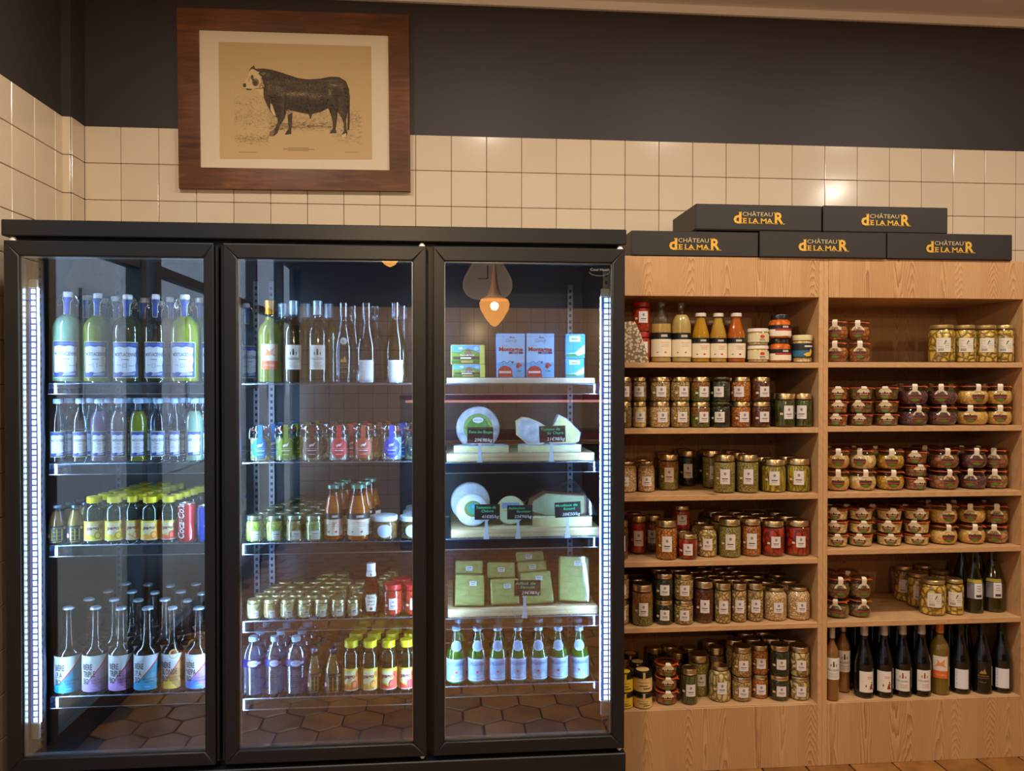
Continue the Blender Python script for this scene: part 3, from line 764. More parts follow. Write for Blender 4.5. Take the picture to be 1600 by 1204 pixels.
def inner(prof, fill, d=.0014):
    """the liquid or food body inside a turned glass, filled up to height fill"""
    out = [(0, .004)]; rf = prof_r(prof)
    for r, z in prof:
        if .003 < z < fill - .001 and r > .004: out.append((max(r - d, .001), z))
    r = max(rf(fill) - d, .001); out += [(r, fill), (0, fill)]
    if out[1][0] > 0: out.insert(1, (max(out[1][0] - .003, .001), .004))
    return out
def closed(prof): return [(0, prof[0][1])] + prof
def stamp(pr, rf, z0, R=None, th0=0., eps=.0007):
    m = MB(); pr.put(m, wrap(rf, z0, th0, R, eps)); return m.mesh('label', 0)
_K = {}
def make(key, fn):
    if key not in _K: _K[key] = fn()
    return _K[key]
COUNT = {}
def put(parts, name, label, cat, x, y, z, rz=0., group=None):
    if x > .63: z += .0006; rz -= atan2(x, y + CAM_D) * .92      # goods stand turned towards the shop
    o = thing(name, label, cat, (x, y, z), rz, group)
    for p in parts:
        c = part(p[0], p[1], o)
        for s in p[2:]: part(s[0], s[1], c)
    return o
PL = {}
def fit(level, x, y, r):
    """keep neighbours on one board from touching: returns the radius that is free here"""
    L = PL.setdefault(level, [])
    for (a, b, q) in L:
        d = hypot(a - x, b - y)
        if d < r + q + .0022: r = max(d - q - .0022, r * .70)
    L.append((x, y, r)); return r

# ---- profiles
def p_jar(r, h, style):
    if style == 'round': return [(r * .86, 0), (r * .95, .004), (r, .012), (r, h * .66), (r * .985, h * .73), (r * .9, h * .81), (r * .76, h * .865), (r * .72, h * .885), (r * .72, h * .93)]
    if style == 'squat': return [(r * .85, 0), (r * .95, .003), (r, .012), (r, h * .64), (r * .96, h * .73), (r * .87, h * .80), (r * .86, h * .86)]
    return [(r * .88, 0), (r * .96, .003), (r, .010), (r, h * .76), (r * .97, h * .80), (r * .90, h * .83), (r * .885, h * .87)]
WECK = [(.62, 0), (.70, .01), (.86, .09), (.97, .22), (1.0, .36), (.985, .48), (.92, .62), (.84, .73), (.80, .80), (.86, .835), (.90, .86)]
TERR = [(.78, 0), (.84, .02), (.88, .10), (.90, .3), (.94, .6), (.96, .78), (.99, .82), (.99, .86)]
WLINES = ((-.0115, .0016), (-.0155, .001), (-.0185, .001))
def jar_label(w, h, big=True):
    p = Print(); p.rect(-w / 2, -h / 2, w / 2, h / 2, LABW, 0)
    p.disc(0, h * .2, w * .13, GREYI, 1, ry=w * .16, n=10)
    p.rect(-w * .30, -h * .17, w * .30, -h * .11, INK, 1); p.rect(-w * .22, -h * .27, w * .22, -h * .245, GREYI, 1); p.rect(-w * .26, -h * .33, w * .26, -h * .31, GREYI, 1)
    return p
def jar(r, h, style, food_m, lid='gold', lab=(.038, .046), labz=.42, th=.1, fill=None):
    r, h = round(r * 2000) / 2000, round(h * 500) / 500
    def fn():
        pr = p_jar(r, h, style); rf = prof_r(pr); out = []; lidz = pr[-1][1] - .004
        out.append(('jar_glass', MB().lathe(closed(pr), JG, 24).mesh('jar_glass')))
        out.append(('contents', MB().lathe(inner(pr, fill or (h * .80 if style != 'round' else h * .86)), food_m, 20).mesh('contents')))
        lr = r * (.76 if style == 'round' else .93); lm = {'gold': GOLDM, 'silver': SILV, 'red': plain((170, 24, 36), .35), 'black': plain((26, 24, 24), .3), 'white': plain((222, 216, 204), .35), 'green': plain((88, 92, 60), .3, .6)}[lid]
        hh = h - lidz if style != 'round' else (h - lidz) * .8
        if lid == 'green': lidz += hh * .5; hh *= .5
        lp = [(lr, lidz), (lr * 1.02, lidz + .0008), (lr * 1.02, lidz + .0022), (lr * .985, lidz + .003), (lr * .985, lidz + hh - .0022), (lr * .955, lidz + hh), (lr * .80, lidz + hh), (lr * .78, lidz + hh - .0008), (0, lidz + hh - .0008)]
        out.append(('lid', MB().lathe(lp, lm, 28).mesh('lid')))
        if lab:
            w, q = lab; out.append(('label', stamp(jar_label(w, q), rf, h * labz, r, th)))
            s = Print().rect(-.0055, -.004, .0055, .004, CREAMP, 0); out.append(('sticker', stamp(s, rf, h * labz - q * .12, r, th - (w / 2 + .010) / r)))
        return out
    return h, make(('jar', r, h, style, id(food_m), lid, lab, labz, th, fill), fn)
def tag_print(flat=1.0):
    """round paper seal: pale sky, dark fir trees, red chalet band and green foot"""
    p = Print(); k = 1.2; f = flat * k
    q = lambda pts: [(x * k, y * f) for x, y in pts]
    p.disc(0, 0, .0205 * k, CREAMP, 0, ry=.0205 * f, n=22)
    p.poly(q([(.0205 * cos(a), .0205 * sin(a)) for a in [pi * (-1.06 + .112 * i) for i in range(0, 11)]]), plain((122, 56, 36), .6), 1)
    p.poly(q([(-.0195, -.002), (-.014, .004), (-.011, .001), (-.008, .0035), (-.0045, .001), (-.001, .0085), (.003, .001), (.0065, .005), (.0095, .001), (.013, .0045), (.0195, -.002)]), plain((62, 44, 36), .6), 2)
    p.rect(-.0185 * k, -.0075 * f, .0185 * k, -.0035 * f, plain((150, 62, 40), .6), 2)
    p.disc(.0, -.0135 * f, .0115 * k, plain((92, 124, 46), .6), 3, ry=.0052 * f, n=16)
    return p
def clipjar(r, h, food_m, kind, th=.1, fill=.66):
    r, h = round(r * 2000) / 2000, round(h * 500) / 500
    def fn():
        base = WECK if kind == 'weck' else TERR; pr = [(a * r, b * h) for a, b in base]; rf = prof_r(pr); out = []
        out.append(('jar_glass', MB().lathe(closed(pr), JG, 24).mesh('jar_glass')))
        out.append(('contents', MB().lathe(inner(pr, fill * h), food_m, 20).mesh('contents')))
        g = h * .865; gr = r * (.93 if kind == 'weck' else .985)
        m = MB().lathe([(gr * .8, g), (gr, g), (gr * 1.01, g + .0012), (gr, g + .0024), (gr * .8, g + .0024)], ORG, 28)
        ta = th + (.95 if kind == 'weck' else 1.0); tx, ty = sin(ta), -cos(ta)
        m.add([(gr * .9 * tx - ty * .008, gr * .9 * ty + tx * .008, g), (gr * .9 * tx + ty * .008, gr * .9 * ty - tx * .008, g), ((gr + .008) * tx, (gr + .008) * ty, g - .003),
               (gr * .9 * tx - ty * .008, gr * .9 * ty + tx * .008, g + .0024), (gr * .9 * tx + ty * .008, gr * .9 * ty - tx * .008, g + .0024), ((gr + .008) * tx, (gr + .008) * ty, g - .001)],
              [(0, 2, 1), (3, 4, 5), (0, 3, 5, 2), (1, 2, 5, 4), (0, 1, 4, 3)], ORG)
        out.append(('rubber_ring', m.mesh('rubber_ring')))
        out.append(('glass_lid', MB().lathe([(gr * .93, g + .0024), (gr * .96, g + .004), (gr * .96, h * .955), (gr * .90, h * .985), (gr * .6, h), (0, h)], clear((225, 222, 210), .12, .6, .05), 24).mesh('glass_lid')))
        zl = h * (.45 if kind == 'weck' else .50); R = rf(zl); m = MB()
        tag_print(1.0 if kind == 'weck' else min(1.0, h * .40 / .0246)).put(m, wrap(rf, zl, th, R, .0008))
        def strap(u, v, l=0):        # paper strap from the seal up over rubber and lid
            rr = {0: rf(min(zl + .016, h * .84)) + .0012, 1: gr + .003, 2: gr + .003, 3: gr * .96, 4: gr * .72}[int(v)]
            zz = {0: min(zl + .016, h * .82), 1: g - .0015, 2: g + .005, 3: h * .99 + .0004, 4: h + .0008}[int(v)]
            t_ = th + u / R; return (rr * sin(t_), -rr * cos(t_), zz)
        vs = [strap(u, v) for v in range(5) for u in (-.0095, .0095)]
        m.add(vs, [(2 * i, 2 * i + 1, 2 * i + 3, 2 * i + 2) for i in range(4)], CREAML)
        out.append(('paper_seal', m.mesh('paper_seal', 0)))
        return out
    return h, make(('clip', r, h, kind, id(food_m), th, fill), fn)
def bottle(key, prof, fill, glass, liq, cap, prints, seg=22, extra=None):
    """prof scaled in metres; cap = (profile, material) list; prints = [(Print, z0, th0)]"""
    def fn():
        rf = prof_r(prof); out = [('bottle_glass', MB().lathe(closed(prof), glass, seg).mesh('bottle_glass'))]
        if liq is not None: out.append(('contents', MB().lathe(inner(prof, fill), liq, seg - 2).mesh('contents')))
        m = MB()
        for q, mt in cap: m.lathe(q, mt, 18)
        if cap: out.append(('cap', m.mesh('cap')))
        for n_, (pr, z0, th0) in enumerate(prints): out.append(('label', stamp(pr, rf, z0, rf(z0), th0)))
        if extra: out += extra()
        return out
    return make(key, fn)

# ---- fillings
F = dict(
    white=food((216, 184, 146), (204, 166, 126), (138, 98, 62), .011, (1, 1, 1.5)),
    mixed=food((200, 166, 112), (164, 130, 76), (88, 62, 34), .009),
    flag=food((168, 150, 84), (144, 128, 64), (74, 66, 26), .0085, (1, 1, 1.3)),
    flag2=food((128, 122, 56), (146, 132, 62), (66, 60, 24), .007, (1, 1, 1), 'beans', .6, (176, 104, 38), .072),
    flag3=food((104, 108, 48), (124, 120, 54), (44, 42, 18), .007, (1, 1, 1), 'beans', .6, (172, 98, 34), .05),
    stalks=food((184, 158, 50), (156, 134, 42), (84, 68, 18), .011, (1, 1, .12)),
    gstalk=food((92, 92, 40), (66, 70, 30), (28, 30, 12), .009, (1, 1, .14)),
    dark=food((44, 50, 28), (32, 38, 22), (14, 16, 10), .012), dark2=food((56, 50, 32), (38, 36, 24), (16, 14, 8), .013),
    brown=food((112, 58, 34), (88, 44, 26), (44, 20, 10), .016, (1, 1, 1), 'beans', .3),
    orange=food((196, 122, 48), (176, 98, 34), (96, 46, 14), .012, (1, 1, 1.4)),
    red=food((172, 52, 28), (150, 34, 20), (82, 14, 10), .026, (1, .8, .7), 'beans', .4),
    redsauce=food((176, 54, 30), (166, 44, 26), (130, 28, 18), .02, (1, 1, 1), 'beans', .1),
    mush=food((204, 170, 116), (178, 146, 92), (92, 68, 36), .017, (1, 1, 1), 'beans', .5),
    aspar=food((206, 184, 136), (188, 160, 104), (96, 74, 40), .02, (1, 1, .6)),
    arti=food((206, 168, 80), (184, 142, 56), (94, 66, 20), .026, (1, 1, .8), 'beans', .5),
    yell=food((206, 164, 98), (196, 152, 84), (168, 124, 60), .012, (1, 1, 1), 'beans', .2), yell2=food((200, 156, 64), (184, 138, 50), (140, 98, 34), .014, (1, 1, 1), 'beans', .2),
    purple=food((116, 72, 74), (92, 52, 58), (44, 22, 28), .011, (1, 1, 1.6)), meat=food((158, 104, 70), (138, 84, 56), (92, 52, 34), .02, (1, 1, 1), 'beans', .2),
    meat2=food((176, 134, 84), (156, 114, 66), (104, 70, 38), .022, (1, 1, 1), 'beans', .2), cream=food((214, 188, 138), (204, 176, 124), (170, 138, 92), .02, (1, 1, 1), 'beans', .12),
    spread=food((216, 108, 30), (200, 96, 26), (160, 70, 20), .03, (1, 1, 1), 'beans', .1),
    olive=food((134, 100, 56), (112, 84, 44), (70, 50, 24), .018, (1, 1, 1), 'beans', .3), amber=food((176, 112, 46), (156, 92, 36), (96, 52, 18), .018, (1, 1, 1), 'beans', .25))
WORD = dict(white='white beans', mixed='pale beans', flag='green beans', flag2='carrots over peas', flag3='carrots over peas', stalks='yellow beans', gstalk='dark beans',
            dark='dark green spinach', dark2='dark greens', brown='brown sauce', orange='orange baked beans', red='red peppers', redsauce='red sauce', mush='pale mushrooms', aspar='white asparagus', arti='artichoke hearts',
            yell='pale filling', yell2='golden filling', purple='purple cabbage', meat='brown meat', meat2='pale meat', cream='cream pâté', olive='olive filling', amber='amber filling')

# ================================================================ bookcase goods
BAYS = {'L': Z1, 'R': Z2}
SHN = ('top', 'second', 'third', 'fourth', 'fifth', 'bottom')
def pos(bay, s, cx, ybot, r, yd=-.37):
    Z = BAYS[bay][s]
    if s >= 2: y = FLOORY(cx, ybot, Z) + r * .95
    else: y = yd
    y = min(max(y, -.412 + r), -.045 - r); return XZ(cx, y, Z), y, Z
SIDE = {'L': 'left', 'R': 'right'}
def col(bay, s, kind, cx, w, tops, food_, n=0, back=0, th=None, **kw):
    """a single container or a stack; tops = pixel heights from the board upwards"""
    ybot = tops[0]; sc = SCL(XZ(cx, -.37, 1.0), -.37); r = w / 2 * sc
    x, y, Z = pos(bay, s, cx, ybot, r); z = Z
    lo, hi = (.622 + .0195, 1.4602 - .0195) if bay == 'L' else (1.4606 + .0195, 2.3014 - .0195)
    if bay == 'R' or cx > 1190:
        y = min(y, -.42 + r + .028); x = XZ(cx, y, Z)
    x = min(max(x, lo + r), hi - r)
    r = fit((bay, s), x, y, r)
    foods = food_ if isinstance(food_, (list, tuple)) else [food_] * (len(tops) - 1)
    rng = random.Random(int(cx * 7 + s))
    place = 'on ' + SIDE[bay] + " bookcase's " + SHN[s] + ' shelf'
    for i in range(len(tops) - 1):
        ztop = P(cx, tops[i + 1], y - r * .5)[1]; h = max(ztop - z, .03); fk = foods[i]
        t_ = (rng.choice((-.1, .1, .25, .4, -.2)) if th is None else th)
        if kind in ('weck', 'terr'):
            h, ps = clipjar(r, h, F[fk], kind, t_, kw.get('fill', .66)); nm = 'clip_jar'
            lb = ('round clip jar of ' if kind == 'weck' else 'low clip jar of ') + WORD[fk]
        else:
            h, ps = jar(r, h, kind, F[fk], kw.get('lid', 'gold'), kw.get('lab', (.037, .052) if h > .11 else (.038, .040)), kw.get('labz', .42), t_, None); nm = 'glass_jar'
            lb = kw.get('desc', 'jar of ' + WORD[fk])
        lev = '' if len(tops) == 2 else (', lower of' if i == 0 else (', top of' if i == len(tops) - 2 else ', middle of'))
        od = ORD[n - 1] if n else ''
        if n: lb += (lev + ' ' + od + ' stack') if lev else (', ' + od + ' in front row')
        else: lb += lev.replace(' of', ' in stack')
        put(ps, nm, lb + ' ' + place, 'jar', x, y, z, 0, ('clip jars ' if nm == 'clip_jar' else 'preserve jars ') + place)
        z += h + .0004
    # rows behind: only their tops show
    yy = y
    for b in range(back):
        yy += 2 * r + .004
        if yy + r > -.03: break
        z2 = Z; rr = fit((bay, s), x, yy, r)
        if rr < r * .86: PL[(bay, s)].pop(); continue
        for i in range(len(tops) - 1):
            ztop = P(cx, tops[i + 1], y - r * .5)[1]; h = max(ztop - z2, .03)
            if kind in ('weck', 'terr'): h, ps = clipjar(rr, h, F[foods[i]], kind, 0.1, kw.get('fill', .66))
            else: h, ps = jar(rr, h, kind, F[foods[i]], kw.get('lid', 'gold'), None, .42, 0.1, None)
            put(ps, 'clip_jar' if kind in ('weck', 'terr') else 'glass_jar', ('clip jar' if kind in ('weck', 'terr') else 'gold-lidded jar') + ', ' + (ORD[b] + ' row') + ((', level ' + ('one', 'two', 'three')[i]) if len(tops) > 2 else '') + ' behind the ' + od + ' front one ' + place, 'jar', x, yy, z2, rng.uniform(-.4, .4), 'jars behind the front row ' + place)
            z2 += h + .0004
# -- left bookcase, second shelf: eight stacks of small jars and two taller ones
def small(s, cx, w, tops, f, n, **k): col('L', s, 'tall', cx, w, tops, f, n, **k)
for n, (cx, f) in enumerate(((970, 'olive'), (999, ('cream', 'mixed')), (1031.5, ('white', 'mixed')), (1062.5, 'mixed'), (1094, 'flag3'), (1125.5, 'dark'), (1157, 'orange'), (1188.5, 'brown')), 1):
    small(1, cx, 30.5, (669, 628, 589.5), f, n, lid='green' if n == 6 else 'gold', back=1 if n < 8 else 0)
small(1, 1226, 30.5, (668, 615), 'gstalk', 9, back=1, labz=.45); small(1, 1257, 30, (668, 615), 'gstalk', 10, back=1, labz=.45)
# -- third shelf
R3 = (('round', 977, 37, (770, 720), 'white', 1), ('round', 1009.5, 37, (770, 720), 'white', 1), ('tall', 1044.5, 32, (766.5, 710), 'flag2', 1), ('tall', 1074, 28.5, (760, 704), 'dark2', 1), ('tall', 1104, 27, (757, 703), 'dark', 0), ('tall', 1131.5, 34, (771, 710.5), 'flag', 2), ('tall', 1168, 33.5, (771, 711), 'flag', 2),
      ('squat', 1208.5, 38, (769, 718), 'stalks', 1), ('squat', 1247, 37, (767, 717), 'stalks', 1))
col('L', 2, 'tall', 1112, 30, (763, 704), 'flag', 0, 0, desc='green bean jar, half hidden left of two tall ones')
for n, (k, cx, w, tp, f, b) in enumerate(R3, 1): col('L', 2, k, cx, w, tp, f, n, back=b, th=(-.1 if cx < 1000 else .05), labz=.44 if k != 'round' else .36, lab=(.037, .058) if k == 'tall' else (.036, .036) if k == 'round' else (.039, .054))
# -- fourth shelf
R4 = (('tall', 967, 26, (875, 813), 'brown', 1), ('tall', 997, 25, (866, 806), 'redsauce', 1), ('tall', 1041, 34, (876, 813), 'orange', 2), ('tall', 1074, 31, (875, 834.5), 'red', 0), ('round', 1104.5, 31.5, (871, 821), 'mush', 1), ('tall', 1140, 34.5, (872, 811), 'flag', 2),
      ('tall', 1173.5, 31, (870, 810.5), 'orange', 2), ('tall', 1207.5, 35.5, (868, 813.5), 'red', 2), ('tall', 1246, 37, (868, 813), 'red', 2))
col('L', 3, 'tall', 1064, 30, (863, 828, 790), 'redsauce', 0, 0, labz=.45, desc='red sauce jar behind the front row'); col('L', 3, 'tall', 1021, 25, (862, 805), 'amber', 0, 0, desc='amber jar half hidden left of baked beans')
for n, (k, cx, w, tp, f, b) in enumerate(R4, 1): col('L', 3, k, cx, w, tp, f, n, back=b, labz=.42, th=.25 if cx > 1190 else 0.05, lab=(.038, .060) if tp[0] - tp[1] > 55 else (.036, .044))
# -- fifth shelf
R5 = (('tall', 968, 28, (977, 937, 897), 'white', 0), ('tall', 1003.5, 34, (979, 913), 'flag2', 1), ('tall', 1037, 29, (977, 937.5, 896.5), 'dark', 1), ('tall', 1068, 30, (977, 938.5, 897.5), 'mixed', 1), ('tall', 1099.5, 30.5, (974.5, 908), 'brown', 2),
      ('tall', 1129, 26, (975, 911.5), 'mush', 4), ('tall', 1154.5, 23, (973, 911), 'mush', 4), ('tall', 1179.5, 25.5, (972, 911), 'mush', 4), ('round', 1210.5, 36.5, (971, 917.5), 'white', 2), ('round', 1248, 37, (970, 917), 'white', 2))
for n, (k, cx, w, tp, f, b) in enumerate(R5, 1): col('L', 4, k, cx, w, tp, f, n, back=b, th=.3 if k == 'round' else .1, labz=.42, lab=(.036, .040) if (k == 'round' or len(tp) == 3) else (.035, .050))
# -- bottom shelf
R6 = (('tall', 1076.5, 26.5, (1102, 1044), 'gstalk', 0), ('tall', 1092, 33, (1089, 1024), 'flag', 0), ('tall', 1119, 27, (1080, 1012), 'olive', 1), ('round', 1124.5, 40, (1099, 1041), 'aspar', 0),
      ('tall', 1158.5, 31, (1097.5, 1057, 1011), 'mixed', 2), ('tall', 1186.5, 27.5, (1092.5, 1053.5, 1008), 'orange', 2), ('tall', 1217.5, 32, (1095, 1055.5, 1009), 'dark', 2), ('tall', 1248.5, 31.5, (1095, 1057, 1010), 'aspar', 1))
for n, (k, cx, w, tp, f, b) in enumerate(R6, 4): col('L', 5, k, cx, w, tp, f, n, back=b, labz=.42, lab=(.037, .040) if len(tp) == 3 else (.037, .046), th=.2)
for n, (cx, tp) in enumerate(((1022, 1010), (1046, 1008), (1058, 1018), (1077, 1010)), 12):
    x, y, Z = XZ(cx, -.12 if cx != 1058 else -.20, Z1[5]), (-.12 if cx != 1058 else -.20), Z1[5]; r = fit(('L', 5), x, y, .032)
    h, ps = jar(r, P(cx, tp, y)[1] - Z, 'tall', F['dark2'], 'gold', None)
    put(ps, 'glass_jar', 'dark gold-lidded jar, ' + ORD[n - 12] + " of the group behind the terrines, left bookcase's bottom shelf", 'jar', x, y, Z, 0, "jars behind the front row on left bookcase's bottom shelf")
# black-lidded jars with cream and yellow labels, three clip terrines
def cappot(r, h, c, lidc=(26, 24, 24)):
    def fn():
        pr = [(r * .9, 0), (r, .004), (r, h * .72), (r * .94, h * .76)]; rf = prof_r(pr); lab = plain(c, .5)
        p = Print().rect(-r * 2.4, -h * .30, r * 2.4, h * .30, lab, 0); p.rect(-r * .5, -h * .04, r * .4, h * .0, INK, 1); p.rect(-r * .1, -h * .17, r * .7, -h * .12, INK, 1); p.rect(-r * .7, h * .12, r * .5, h * .15, GREYI, 1)
        m = MB(); p.put(m, wrap(rf, h * .36, 0, r, .0006)); m.add([((r + .0009) * sin(t), -(r + .0009) * cos(t), z) for z in (h * .62, h * .99) for t in (-.12, .12)], [(0, 1, 3, 2)], lab)
        top = MB(); top.lathe([(0, h + .0004), (r * .70, h + .0004)][::-1], lab, 20)
        return [('jar_glass', MB().lathe(closed(pr), JG, 22).mesh('jar_glass')), ('contents', MB().lathe(inner(pr, h * .7), F['cream'], 18).mesh('contents')),
                ('lid', MB().lathe([(r * .95, h * .70), (r * .99, h * .71), (r * .99, h * .97), (r * .95, h), (0, h)], plain(lidc, .3), 24).mesh('lid'), ('lid_sticker', top.mesh('lid_sticker'))), ('label', m.mesh('label', 0))]
    return make(('cappot', round(r, 4), round(h, 3), c), fn)
for cx, ys, c, nm in ((975, (1108, 1078, 1048), (226, 190, 30), 'yellow'), (1004, (1109, 1077.5, 1045), (226, 190, 118), 'cream')):
    sc = SCL(.75, -.37); r = .0385 if nm == 'cream' else .034; x, y, Z = pos('L', 5, cx, ys[0], r); x = max(x, .642 + r); r = fit(('L', 5), x, y, r); z = Z
    for i in (0, 1):
        h = round(P(cx, ys[i + 1], y)[1] - z, 3)
        put(cappot(round(r, 3), h, c), 'glass_jar', ('lower' if i == 0 else 'upper') + ' of two black-lidded jars with ' + nm + " label, left bookcase's bottom shelf", 'jar', x, y, z, .15, 'black-lidded jars'); z += h + .0012
for i, (cx, yy) in enumerate(((996, -.27), (985, -.175))):
    x = XZ(cx, yy, .33); r = fit(('L', 5), x, yy, .036)
    for k in (0, 1): put(cappot(.033, .066, (226, 190, 118)), 'glass_jar', ('lower' if k == 0 else 'upper') + ' black-lidded jar with cream lid sticker in the ' + ('second' if i == 0 else 'third') + ' row, bottom shelf', 'jar', x, yy, Z1[5] + k * .0675, 0, 'black-lidded jars behind')
col('L', 5, 'terr', 1041, 37, (1103, 1077, 1056, 1034), 'meat', 3, 0, th=.15, fill=.7)

# -- left bookcase, top shelf: sauces
def sauce(r, h, c, cap, lv, lab_l):
    def fn():
        pr = [(r * .9, 0), (r, .004), (r, h * .50), (r * .97, h * .56), (r * .78, h * .70), (r * .56, h * .84), (r * .50, h * .90), (r * .54, h * .905), (r * .54, h * .95)]
        if h > .215: pr = [(r * .9, 0), (r, .004), (r, h * .62), (r * .93, h * .69), (r * .72, h * .77), (r * .42, h * .84), (r * .36, h * .88), (r * .36, h * .95)]
        rf = prof_r(pr); p = Print(); W2 = r * 2.2; t0 = h * .49 if h < .215 else h * .49
        p.rect(-W2, 0, W2, h * .29, CREAML, 0); p.rect(-W2, h * .29, W2, h * .40, BLKP, 0)
        p.rect(-r * .15, h * .325, r * .5, h * .365, plain((190, 184, 176), .6), 1)
        for k, ww in ((.23, .9), (.20, .7), (.17, .8)): p.rect(r * (.3 - ww / 2), h * k, r * (.3 + ww / 2), h * k + .0014, plain(lab_l, .6), 1)
        p.disc(r * .3, h * .07, .005, plain(lab_l, .6), 1, ry=.0035, n=10); p.disc(-r * .5, h * .07, .004, GREYI, 1, ry=.003, n=8)
        z0 = h * .095
        cr = rf(h * .93)
        cp = [(cr * 1.12, h * .93), (cr * 1.12, h * .99), (cr * 1.02, h), (0, h)]
        mcap = {'white': plain((214, 204, 190), .4), 'clear': clear((220, 220, 220), .15, .7, .05), 'teal': plain((90, 140, 120), .3, .4)}[cap]
        out = [('bottle_glass', MB().lathe(closed(pr), JG, 22).mesh('bottle_glass')), ('contents', MB().lathe(inner(pr, h * lv), liquid(c, .97, .25), 20).mesh('contents')),
               ('cap', MB().lathe(cp, mcap, 20).mesh('cap'))]
        m = MB(); p.put(m, wrap(rf, z0, 0, r, .0006)); out.append(('label', m.mesh('label', 0)))
        return out
    return make(('sauce', round(r, 4), round(h, 3), c, cap, lv), fn)
Y0 = -.365
def onL(cx, w, yt, yb, y=Y0, s=0, bay='L'):
    x = XZ(cx, y, BAYS[bay][s]); r = w / 2 * SCL(x, y); x = min(x, (1.4400 if bay == 'L' else 2.2810) - r); r = fit((bay, s, round(y, 2)), x, y, r); return x, r, P(cx, yt, y)[1] - P(cx, yb, y)[1]
top = "on left bookcase's top shelf"
for n, (cx, w, yt, c, cap, lv, ll, ds) in enumerate(((1033, 31, 473, (242, 196, 116), 'clear', .64, (190, 130, 60), 'tall bottle of pale dressing filled to its shoulder'), (1064.5, 30.5, 474, (244, 208, 130), 'clear', .80, (190, 130, 60), 'tall bottle of creamy dressing filled to its neck'),
        (1094.5, 28, 489.5, (240, 172, 30), 'white', .90, (196, 60, 50), 'short bottle of yellow sauce, leftmost of three'), (1122, 28, 489.5, (240, 184, 76), 'white', .90, (196, 60, 50), 'short bottle of pale yellow sauce, middle of three'), (1150, 28, 489.5, (232, 116, 26), 'white', .92, (170, 40, 40), 'short bottle of orange sauce, rightmost of three')), 1):
    x, r, h = onL(cx, w, yt, 566.5)
    put(sauce(r, round(h, 3), c, cap, lv, ll), 'sauce_bottle', ds + ' ' + top, 'bottle', x, Y0, Z1[0], .12, 'sauce bottles ' + top)
for cx in (1079, 1108, 1136):
    x, r, h = onL(cx, 24, 492, 566, -.27)
    put(sauce(r, .17, (150, 70, 20), 'white', .9, (150, 40, 30)), 'sauce_bottle', 'half hidden sauce bottle, ' + {1079: 'left', 1108: 'middle', 1136: 'right'}[cx] + ' one behind the short bottles ' + top, 'bottle', x, -.27, Z1[0], 0, 'sauce bottles behind')
for k in (0, 1):
    x, r, h = onL(1003, 28, 518.5, 566.5) if k == 0 else (x, r, h)
    hh, ps = jar(r, .1165, 'tall', F['redsauce'], 'red', (.036, .044), .5, .25); put(ps, 'glass_jar', ('lower' if k == 0 else 'upper') + ' of two red-lidded jars of red sauce ' + top, 'jar', x, -.352, Z1[0] + k * (hh + .0004), 0, 'red-lidded jars')
def pot(r, h, c, lidm, lab, bulge=False):
    def fn():
        pr = [(r * .9, 0), (r, .003), (r, h * .70), (r * .94, h * .78), (r * .9, h * .84)] if not bulge else [(r * .9, 0), (r, .004), (r, h * .58), (r * .97, h * .70), (r * .8, h * .78), (r * .72, h * .82)]
        rf = prof_r(pr); m = MB(); lab(r, h).put(m, wrap(rf, h * .1, 0, r, .0006)); lr = r * (.97 if not bulge else .78)
        return [('jar_glass', MB().lathe(closed(pr), JG, 22).mesh('jar_glass')), ('contents', MB().lathe(inner(pr, h * .79), F[c], 20).mesh('contents')),
                ('lid', MB().lathe([(lr, h * .80), (lr * 1.02, h * .81), (lr, h * .97), (lr * .95, h), (0, h)], lidm, 24).mesh('lid')), ('label', m.mesh('label', 0))]
    return make(('pot', round(r, 4), round(h, 3), c, bulge), fn)
def lab_a(r, h): return Print().rect(-r * 1.3, h * .1, r * 1.3, h * .56, plain((214, 204, 160), .6), 0).disc(r * .3, h * .42, .0095, plain((200, 54, 44), .6), 1, ry=.0065, n=14).rect(r * .05, h * .16, r * .6, h * .2, GREYI, 1).rect(r * .05, h * .23, r * .55, h * .27, INK, 1)
def lab_b(r, h): return Print().rect(-r * 2, .0, r * 2, h * .28, CREAML, 0).rect(-r * .5, h * .22, r * 1.3, h * .30, REDI, 1).rect(-r * 2, h * .30, r * 2, h * .46, BLKP, 0).rect(r * .15, h * .34, r * .7, h * .42, plain((190, 184, 176), .6), 1)
def lab_c(r, h): return Print().rect(-r * 1.35, .08 * h, r * 1.35, h * .60, plain((30, 36, 48), .4), 0).rect(-r * 1.2, h * .12, r * .6, h * .34, plain((44, 104, 140), .4), 1).poly([(0, h * .2), (r * .3, h * .12), (r * .7, h * .14), (r * .9, h * .3), (r * .7, h * .42), (r * .6, h * .28), (r * .3, h * .26)], plain((230, 180, 30), .4), 2).rect(r * .1, h * .46, r * 1.0, h * .52, plain((210, 210, 210), .5), 1)
x, r, h = onL(1184, 33, 540.5, 566.5)
for k in (0, 1): put(pot(r, .066, 'cream', plain((226, 214, 196), .35), lab_a), 'glass_jar', ('lower' if k == 0 else 'upper') + ' of two low white-lidded jars with red oval mark ' + top, 'jar', x, Y0, Z1[0] + k * .0665, .1, 'low white-lidded jars')
x, r, h = onL(1218, 34, 529, 566.5)
for k in (0, 1): put(pot(r, .0935, 'spread', plain((30, 28, 28), .3), lab_b, True), 'glass_jar', ('lower' if k == 0 else 'upper') + ' of two black-lidded jars of orange spread ' + top, 'jar', x, Y0, Z1[0] + k * .094, .1, 'black-lidded spread jars')
x, r, h = onL(1206, 24, 500, 566, -.26); put(pot(r, .0935, 'brown', plain((30, 28, 28), .3), lab_b, True), 'glass_jar', 'black-lidded jar half hidden behind the orange spreads ' + top, 'jar', x, -.26, Z1[0], 0)
